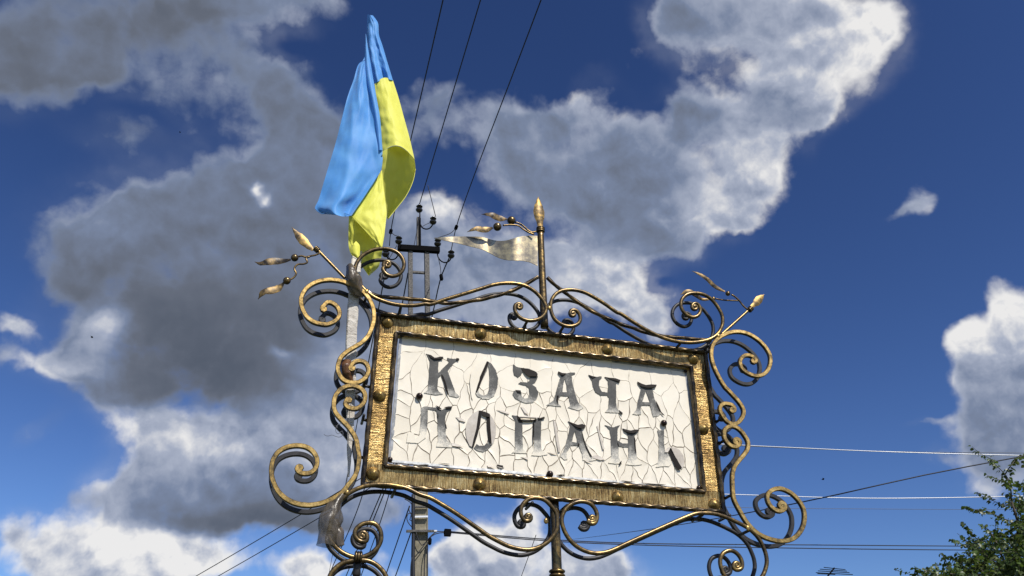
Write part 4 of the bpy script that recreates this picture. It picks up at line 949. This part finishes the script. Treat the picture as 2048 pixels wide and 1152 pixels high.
def steelbar(p, q, w, d=None, name='steel_leg', mat='steel'):
    p, q = Vector(p), Vector(q); mb = MB(); sweep(mb, [p, p.lerp(q, .5), q], w, [(1, -1), (1, 1), (-1, 1), (-1, -1)], flat=(d or w) / w, up=Vector((0.01, 1, 0.01))); return link(name, mb.mesh(name, False), M[mat], upole)
px = .0074
def c8(x, y, dy=0): u, v = crop([(x, y)], *E1)[0]; return atU(u, v, dy)
steelbar(c8(262, 2000, .0), c8(258, 560, .0), .034, .05); steelbar(c8(418, 2000, .0), c8(398, 572, .0), .037, .05)
steelbar(c8(262, 742), c8(402, 752), .018, .02, 'steel_rung')
steelbar(c8(152, 535, -.04), c8(508, 558, -.04), .045, .045, 'crossarm', 'black')
steelbar(c8(322, 555, -.02), c8(322, 280, -.02), .018, .03, 'upright_bracket', 'steel'); steelbar(c8(341, 560, -.05), c8(339, 285, -.05), .016, .02, 'upright_bracket', 'black')
def insulator(x, y, s=1.0, hook=None):
    p = c8(x, y, -.06); mb = MB(); g = .0021 * s * 8.6 / 2.1 / 4.266
    R_ = [(8, -42), (13, -38), (24, -33), (32, -20), (32, -12), (20, -4), (13, 0), (12, 4), (17, 9), (27, 13), (30, 20), (22, 27), (13, 30), (12, 38), (6, 41)]
    lathe(mb, p, (0, 0, 1), [(r * g * .92, h * g * .95) for r, h in R_], 20); o_ = link('insulator', mb.mesh('insulator', auto=50), M['ceramic'], upole)
    if hook:
        mb = MB(); sweep(mb, cat([c8(a, b_, -.05) for a, b_ in hook], .02), .011, ROUND(8)); link('hook', mb.mesh('hook'), M['black'], o_)
insulator(335, 200, 1, [(340, 240), (340, 300), (340, 340)]); insulator(453, 303, 1, [(348, 340), (358, 362), (390, 376), (422, 370), (448, 342)])
insulator(160, 470, 1, [(160, 508), (160, 545)]); insulator(492, 490, 1, [(490, 520), (490, 560)])
insulator(607, 590, 1, [(488, 575), (496, 615), (520, 648), (555, 662), (588, 650), (604, 628)]); insulator(47, 578, 1, [(160, 555), (152, 600), (128, 630), (95, 636), (62, 618), (52, 606)])
# lower fittings on the shaft
E2 = (760, 980, 6.7)
def c9(x, y, dy=-.13): u, v = crop([(x, y)], *E2)[0]; return at(u, v, YU + dy)
steelbar(c9(352, 556), c9(760, 552), .010, .03, 'cable_bracket', 'cable_white')
mb = MB()
for i in range(22): p = c9(362 + i * 17, 544, -.17); box(mb, (p.x - .008, p.y, p.z - .016), (p.x + .008, p.y + .02, p.z + .012))
link('bracket_teeth', mb.mesh('bracket_teeth', False), M['steel'], upole)
for y_, mt_ in ((228, 'steel'), (362, 'cable_white')):
    a_, b2 = c9(465, y_), c9(640, y_ - 4); steelbar(a_, b2, .012, .02, 'steel_strap', mt_)
mb = MB(); sweep(mb, cat([c9(446, 60), c9(444, 300), c9(448, 600), c9(442, 900), c9(448, 1250), c9(452, 2200)], .1), .026, ROUND(8)); link('cable_run', mb.mesh('cable_run'), M['cable'], upole)
mb = MB()
for q in ([(430, 200), (400, 160), (330, 120)], [(430, 500), (380, 440), (358, 370), (380, 315), (420, 310)], [(400, 220), (385, 270), (420, 330), (400, 400), (430, 420)], [(480, 560), (520, 680), (560, 742), (600, 715), (680, 620), (760, 560), (880, 560)],
          [(470, 895), (560, 780), (640, 670), (720, 600), (800, 575), (880, 572)], [(628, 760), (600, 920), (588, 1250)], [(640, 700), (636, 1000), (632, 1250)], [(430, 900), (415, 1000), (408, 1200)]):
    sweep(mb, cat([c9(a, b_, -.16) for a, b_ in q], .04), .0065, ROUND(6))
link('loose_cables', mb.mesh('loose_cables'), M['cable'], upole)
p = c9(905, 570, -.16); mb = MB(); box(mb, (p.x - .045, p.y - .03, p.z - .05), (p.x + .045, p.y + .03, p.z + .045)); lathe(mb, p + Vector((-.05, 0, 0)), (1, 0, 0), [(.03, 0), (.03, .1)], 12); link('connector_box', mb.mesh('connector_box', False), M['black'], upole)
p = c9(668, 688, -.16); mb = MB(); lathe(mb, p, (0, 0, 1), [(.012, -.05), (.024, -.035), (.026, .03), (.014, .05)], 12); link('clamp', mb.mesh('clamp'), M['black'], upole)

# ------------------------------------------------------------------ power lines
def wire(pts, r, mat, label, group='overhead lines round the utility pole', sag=0.0, clamps=()):
    P = [Vector(p) for p in pts]; mb = MB()
    Q_ = cat(P, n=max(40, len(P) * 14))
    if sag:
        n_ = len(Q_)
        for i, q in enumerate(Q_): t = i / (n_ - 1); q.z -= sag * 4 * t * (1 - t)
    sweep(mb, Q_, r, ROUND(6), up=Vector((.2, .1, .97))); o_ = tag(link('power_line', mb.mesh('power_line'), M[mat]), label, 'wire', group)
    for c_, q in clamps:
        m2 = MB(); c_ = Vector(c_); ax = (Q_[-1] - Q_[0]).normalized(); lathe(m2, c_ - ax * .06, ax, [(.014, 0), (.03, .02), (.03, .1), (.014, .12)], 10); link('line_clamp', m2.mesh('line_clamp'), M['black'], o_)
    return o_
def over(p, u, v):     # point on pixel ray at the height of p
    d = direction(u, v); return CAMLOC + d * ((p.z - CAMH) / d.z)
g = None
for (a, top_, lab, cl, extra) in (
    ((92, 397), (886, 0), 'black overhead line leftmost of the three, passing behind the flag to the top edge', (92, 397), (80, 520)),
    ((335, 170), (961, 0), 'black overhead line middle of the three, rising from the topmost insulator', None, None),
    ((650, 362), (1082, 0), 'black overhead line rightmost of the three, rising left of the spear to the top edge', (650, 362), (607, 560))):
    p = c8(*a, -.06); q = over(p, *top_); q2 = p + (q - p) * 2.2; pts = [p, q, q2]
    if extra: pts = [c8(*extra, -.06)] + pts
    wire(pts, .0078, 'cable', lab, clamps=[(p, 0)] if cl else ())
pm = over(c8(335, 170, -.06), 857, 372); pt = c8(335, 170, -.06)
dl = over(pt, 961, 0) - pt
jb = pt + dl * .035; wire([c8(408, 5, -.10), c8(440, 130, -.07), c8(475, 270, -.06)], .0065, 'cable', 'short black jumper wire from the middle line to the hooked insulator')
wire([c8(97, 400, -.06), c8(120, 425, -.06), c8(150, 436, -.06)], .006, 'cable', 'short jumper wire from the left line clamp to the left insulator')
wire([c8(645, 372, -.06), c8(600, 412, -.06), c8(500, 448, -.06)], .006, 'cable', 'short jumper wire from the right line clamp to the right insulator')
wire([c8(492, 600, -.06), c8(515, 700, -.06), c8(522, 785, -.06)], .006, 'cable', 'short jumper wire dropping from the right end of the crossarm', clamps=[(c8(523, 788, -.06), 0)])
wire([c8(145, 515, -.06), c8(110, 575, -.06), c8(80, 625, -.06)], .006, 'cable', 'short jumper wire below the left end of the crossarm')
wire([c8(338, 250, -.08), c8(315, 390, -.08), c8(290, 520, -.08)], .006, 'cable', 'thin wire running down the upright bracket of the pole top')
wire([c8(425, 322, -.06), c8(385, 340, -.06), c8(352, 362, -.06)], .005, 'cable', 'thin wire beside the curved hook of the upper right insulator')
# lines leaving the pole away from the viewer, seen below the sign and behind the frame
def away(a, b_, Y0, Y1, r, mat, lab, ext=.6, sag=0.0):
    p, q = at(*a, Y0), at(*b_, Y1); return wire([p, q, q + (q - p) * ext], r, mat, lab, sag=sag)
away((778, 505), (692, 965), 11.95, 26, .011, 'cable', 'black line leaving the left insulator and dropping behind the left side scrolls', 1.5)
def away3(pts, r, lab):
    P = [at(u, v, Y) for u, v, Y in pts]; P.append(P[-1] + (P[-1] - P[-2]) * 1.2); wire(P, r, 'cable', lab)
away3([(816, 546, 12), (805, 605, 12.8), (728, 980, 18), (659, 1148, 22)], .0105, 'thin black line from between the pole legs to left of the small lower scroll')
away3([(902, 508, 11.95), (882, 555, 12.6), (865, 629, 13.4), (779, 985, 18), (722, 1152, 22)], .0105, 'black line from the lower right insulator down behind the sign to the lower left arch')
for a, b_, lab in (((820, 850), (693, 1150), 'left one of two close black lines inside the lower left arch'), ((823, 850), (702, 1151), 'right one of two close black lines inside the lower left arch')):
    away3([(*a, 12.05), (*b_, 20)], .0105, lab)
away((819, 1012), (771, 1152), 12.0, 15, .0085, 'cable', 'black line running down left beside the concrete pole, upper one', 6)
away((822, 1065), (791, 1152), 12.0, 14, .0085, 'cable', 'black line running down left beside the concrete pole, lower one', 8)
for a, b_, lab in (((730, 949), (384, 1152), 'upper of two thin wires slanting down to the lower left edge'), ((760, 961), (428, 1152), 'lower of two thin wires slanting down to the lower left edge')):
    p, q = at(*a, 13), at(*b_, 17); wire([p - (q - p) * .25, p, q, q + (q - p) * .8], .0075, 'cable', lab, sag=.05)
# lines to the right
def across(pts, r, mat, lab):
    P = [at(u, v, Y) for u, v, Y in pts]; P.append(P[-1] + (P[-1] - P[-2]) * 4); wire(P, r, mat, lab)
across([(850, 862, 12), (1437, 888, 11), (1560, 894, 10.7), (1760, 903, 10.2), (2048, 911, 9.6), (2400, 917, 9)], .0058, 'cable_white', 'white twisted cable, upper of the two bright cables right of the sign')
across([(850, 868, 12.05), (1437, 890, 11.2), (1760, 902.5, 10.4), (2048, 906, 9.9), (2400, 909, 9.3)], .0045, 'cable_grey', 'thin grey wire running along just above the upper white cable')
across([(850, 972, 12), (1470, 989, 11), (1700, 996, 10.5), (1850, 996, 10.2), (2048, 992, 9.9), (2400, 982, 9.4)], .0055, 'cable_white', 'white cable, lower of the two bright cables right of the sign')
across([(842, 985, 12), (1450, 1014, 12), (1760, 1018, 12), (2048, 1019, 12), (2500, 1018, 12)], .0035, 'cable_grey', 'faint thin grey wire below the lower white cable')
across([(1104, 1083, 60), (1200, 1072, 30), (1450, 1034, 13), (1657, 993, 10), (1850, 950, 9.5), (2048, 912, 9), (2400, 845, 8.2)], .0080, 'cable', 'dark cable rising across the sky towards the upper right tree branch')
across([(898, 1063, 11.85), (1085, 1078, 12), (1250, 1086, 12.1), (1640, 1090, 12.4), (2048, 1093, 12.7), (2500, 1095, 13)], .0078, 'cable', 'upper of two parallel dark wires below the sign')
across([(898, 1065, 11.85), (1085, 1081, 12), (1250, 1089, 12.1), (1640, 1097, 12.4), (2048, 1101, 12.7), (2500, 1104, 13)], .0078, 'cable', 'lower of two parallel dark wires below the sign')
across([(1072, 1070, 14), (1058, 1110, 15), (1040, 1160, 16)], .006, 'cable', 'faint thin wire slanting over the white cloud left of the post')

# ------------------------------------------------------------------ roof antenna, birds
YA = 22.0
c = at(1665, 1143, YA)
ant = thing('tv_antenna', (c.x, c.y, 0), 'thin rooftop television antenna at the bottom edge left of the tree', 'antenna')
def A_(x, y, dy=0): u, v = 1640 + x / 3.946, 860 + y / 3.946; return at(u, v, YA + dy)
mb = MB(); bar(mb, A_(60, 1160), (A_(60, 1160).x, YA, 0), .02); link('mast', mb.mesh('mast'), M['steel'], ant)
mb = MB(); bar(mb, A_(62, 1152), A_(112, 1090, 1.0), .022); link('boom', mb.mesh('boom'), M['black'], ant)
for i, (a, b_) in enumerate((((30, 1084), (200, 1102)), ((0, 1098), (212, 1114)), ((-15, 1112), (232, 1126)), ((-32, 1126), (258, 1141)), ((-20, 1134), (120, 1140)))):
    mb = MB(); bar(mb, A_(*a, .8 - .2 * i), A_(*b_, .8 - .2 * i), .011, 6); link('antenna_rod', mb.mesh('antenna_rod'), M['black'], ant)
def bird(u, v, Y, s, lab, name='bird'):
    p = at(u, v, Y); mb = MB(); sphere(mb, p, s, 10, 7, (1.6, .6, .6))
    for sg in (-1, 1):
        vs = [p + Vector((-.3 * s, 0, .2 * s)), p + Vector((.8 * s, 0, .2 * s)), p + Vector((.9 * s * 1.2, sg * 1.6 * s, .9 * s)), p + Vector((-1.9 * s, sg * 2.2 * s, 1.0 * s))]
        vs += [q + Vector((0, 0, .12 * s)) for q in vs]; mb.add(vs, [(0, 1, 2, 3), (4, 7, 6, 5), (0, 4, 5, 1), (1, 5, 6, 2), (2, 6, 7, 3), (3, 7, 4, 0)])
    tag(link(name, mb.mesh(name, False), M['black']), lab, 'insect' if name == 'insect' else 'bird', None if name == 'insect' else 'distant birds')
bird(1646, 959, 4.5, .0055, 'small dark flying insect in the blue sky right of the sign', 'insect')
bird(184, 675, 60, .055, 'tiny black bird in front of the white cloud at far left'); bird(360, 265, 60, .04, 'tiny black bird in the blue gap at upper left')

# ------------------------------------------------------------------ tree
random.seed(5)
YT = 9.0
def aT(x, y, dy=0): return at(1640 + x / 3.946, 860 + y / 3.946, YT + dy)
base = Vector((aT(1900, 1400).x + .3, YT + .3, 0))
tree = thing('tree', base, 'leafy green tree with ragged outer twigs in the lower right corner', 'tree')
crown_c = aT(1750, 1250)
def branch(pts, r0, r1, name='branch', step=.05):
    mb = MB(); P = cat(pts, step); sweep(mb, P, lambda t: r0 + (r1 - r0) * t, ROUND(6), up=Vector((.3, .9, .1))); link(name, mb.mesh(name), M['bark'], tree); return P
fork = Vector((base.x - .05, base.y, 1.9))
mb = MB(); P = cat([base - Vector((0, 0, .05)), base + Vector((.04, 0, .8)), fork], .1); sweep(mb, P, lambda t: .15 - .05 * t, ROUND(12), up=Vector((.3, .9, .1))); link('trunk', mb.mesh('trunk'), M['bark'], tree)
SPR = [([(1510,560),(1505,470),(1460,350),(1390,280),(1330,220),(1250,175),(1200,130)], .0), ([(1460,350),(1500,290),(1550,230),(1612,190)], .1), ([(1510,560),(1500,440),(1460,410),(1390,385),(1315,355)], -.2),
       ([(1640,640),(1540,580),(1450,590),(1370,560),(1310,520),(1250,497)], .3), ([(1700,830),(1600,760),(1500,720),(1400,680),(1320,640),(1230,630),(1140,600)], -.1), ([(1420,960),(1320,900),(1260,880),(1210,830),(1170,770),(1120,720)], .2),
       ([(1450,980),(1400,880),(1385,800),(1385,700)], .4), ([(1400,900),(1340,800),(1280,750)], -.3), ([(1420,1050),(1250,960),(1170,930),(1100,890),(1035,870)], 0), ([(1300,1180),(1150,1150),(1000,1130),(900,1100),(810,1120),(750,1085)], -.2),
       ([(1050,1180),(1010,1100),(990,1020),(950,970)], .1), ([(1250,1150),(1140,1080),(1080,1030),(1020,990)], .3), ([(1700,560),(1640,470),(1600,420)], .2), ([(1650,760),(1560,640),(1520,560)], .1), ([(1750,900),(1640,800),(1560,840),(1480,850)], .4),
       ([(1180,1200),(1120,1160),(1060,1120)], .2), ([(900,1200),(850,1150),(800,1130)], 0), ([(1730,600),(1660,520),(1640,420),(1700,330)], 0.2), ([(1800,480),(1700,380),(1640,300),(1605,205)], .3)]
MAIN = [((1510, 560), 0), ((1640, 640), .3), ((1700, 830), -.1), ((1420, 960), .2), ((1420, 1050), 0), ((1300, 1180), -.2), ((1750, 900), .4), ((1900, 700), .5), ((1900, 480), .3), ((1180, 1260), .2)]
for (x, y), dy in MAIN:
    e_ = aT(x, y, dy); m_ = fork.lerp(e_, .5) + Vector((random.uniform(-.15, .15), random.uniform(-.2, .2), .12)); branch([fork, m_, e_], .06, .014, 'limb', .15)
# one leaf mesh: folded, tip drooping
def leaf_mesh(name, w=.42):
    mb = MB(); mb.add([(0, 0, 0), (-w * .8, .35, .09), (0, .32, 0), (w * .8, .35, .09), (-w * .72, .7, .03), (0, .68, -.05), (w * .72, .7, .03), (0, 1.0, -.20)],
                      [(0, 2, 1), (0, 3, 2), (1, 2, 5, 4), (2, 3, 6, 5), (4, 5, 7), (5, 6, 7)]); return mb.mesh(name)
lmesh = leaf_mesh('leaf'); lmesh.materials.append(M['leaf']); lmesh2 = leaf_mesh('leaf_pale', .5); lmesh2.materials.append(M['leaf2'])
from mathutils import Euler
LV = [tuple(v.co) for v in lmesh.vertices]; LF = [tuple(p.vertices) for p in lmesh.polygons]
crownA, crownB = MB(), MB()
def leaf_xf(p, s, d=None):
    yaw = random.uniform(0, 2 * pi) if d is None else atan2(-d.x, d.y) + random.choice((-1, 1)) * random.uniform(.3, 1.1)
    pitch = random.uniform(-1.1, .25); roll = random.uniform(-.9, .9)
    return Matrix.Translation(p) @ Euler((pitch, roll, yaw), 'XYZ').to_matrix().to_4x4() @ Matrix.Scale(s, 4)
def stuffleaf(p, s, d=None):
    mtx = leaf_xf(p, s, d); (crownA if random.random() < .7 else crownB).add([mtx @ Vector(v) for v in LV], LF)
nleaf = 0
for pts, dy in SPR:
    P3 = [aT(x, y, dy + .12 * math.sin(x)) for x, y in pts]; P = branch(P3, .009, .0022, 'twig', .03); n = len(P)
    for i in range(int(n * .12), n):
        t = i / (n - 1); d = (P[min(i + 1, n - 1)] - P[i - 1])
        k = 2 if t > .55 else 3
        for q in range(k):
            if random.random() < .22: continue
            pp_ = P[i] + Vector((random.uniform(-1, 1), random.uniform(-1, 1), random.uniform(-1, 1))) * (.012 + .05 * (1 - t)); s = random.uniform(.042, .072)
            if nleaf < 290 and t > .35 and random.random() < .35:
                o_ = link('leaf', lmesh if random.random() < .6 else lmesh2, None, tree, (0, 0, 0)); mtx = leaf_xf(pp_, s, d)
                o_.location = mtx.translation; o_.rotation_euler = mtx.to_euler(); o_.scale = (s, s, s); nleaf += 1
            else: stuffleaf(pp_, s, d)
# leaf sprays filling the crown: many short leafy shoots, denser inside, holes between
def inside(x, y):      # crown reach in crop pixels, dense side positive
    edge = [(700, 1190), (960, 1110), (1100, 1010), (1230, 930), (1300, 860), (1420, 850), (1500, 800), (1560, 700), (1600, 560), (1660, 430), (1800, 330), (2600, 200)]
    for (x0, y0), (x1, y1) in zip(edge, edge[1:]):
        if x0 <= x < x1: return y - (y0 + (y1 - y0) * (x - x0) / (x1 - x0))
    return -1
cnt = 0
while cnt < 4600:
    x, y = random.uniform(760, 2500), random.uniform(250, 2100); v = inside(x, y)
    if v < -20: continue
    pr = min(1, .25 + v / 260.0); hole = noise.noise(Vector((x * .012, y * .012, 7)))
    if hole < -.20 and v < 200 or random.random() > pr: continue
    dep = random.uniform(-1, 1) * min(1.0, .25 + max(0, v) / 500)
    p = aT(x, y, dep); d = Vector((random.gauss(-.3, 1), random.gauss(0, 1), random.gauss(.35, .7))).normalized(); L_ = random.uniform(.12, .32)
    q = p + d * L_
    if cnt % 2 == 0: 
        sweep(crownB, [p, p.lerp(q, .5) + Vector((0, 0, -.01)), q], .0028, ROUND(3), up=Vector((.3, .9, .1)), caps=False, mi=1)
    for i in range(int(L_ / .022)):
        s = random.uniform(.040, .075); stuffleaf(p + d * (i * .022) + Vector((random.uniform(-1, 1), random.uniform(-1, 1), random.uniform(-1, 1))) * .03, s, d)
    cnt += 1
me = crownA.mesh('crown'); link('crown', me, M['leaf'], tree)['kind'] = 'stuff'
me = crownB.mesh('crown_pale'); me.materials.append(M['leaf2']); me.materials.append(M['bark']); o_ = link('crown', me, None, tree); o_['kind'] = 'stuff'
print('flakes', nf, 'leaves', nleaf, 'tris', sum(len(o.data.polygons) for o in scene.objects if o.type == 'MESH'))
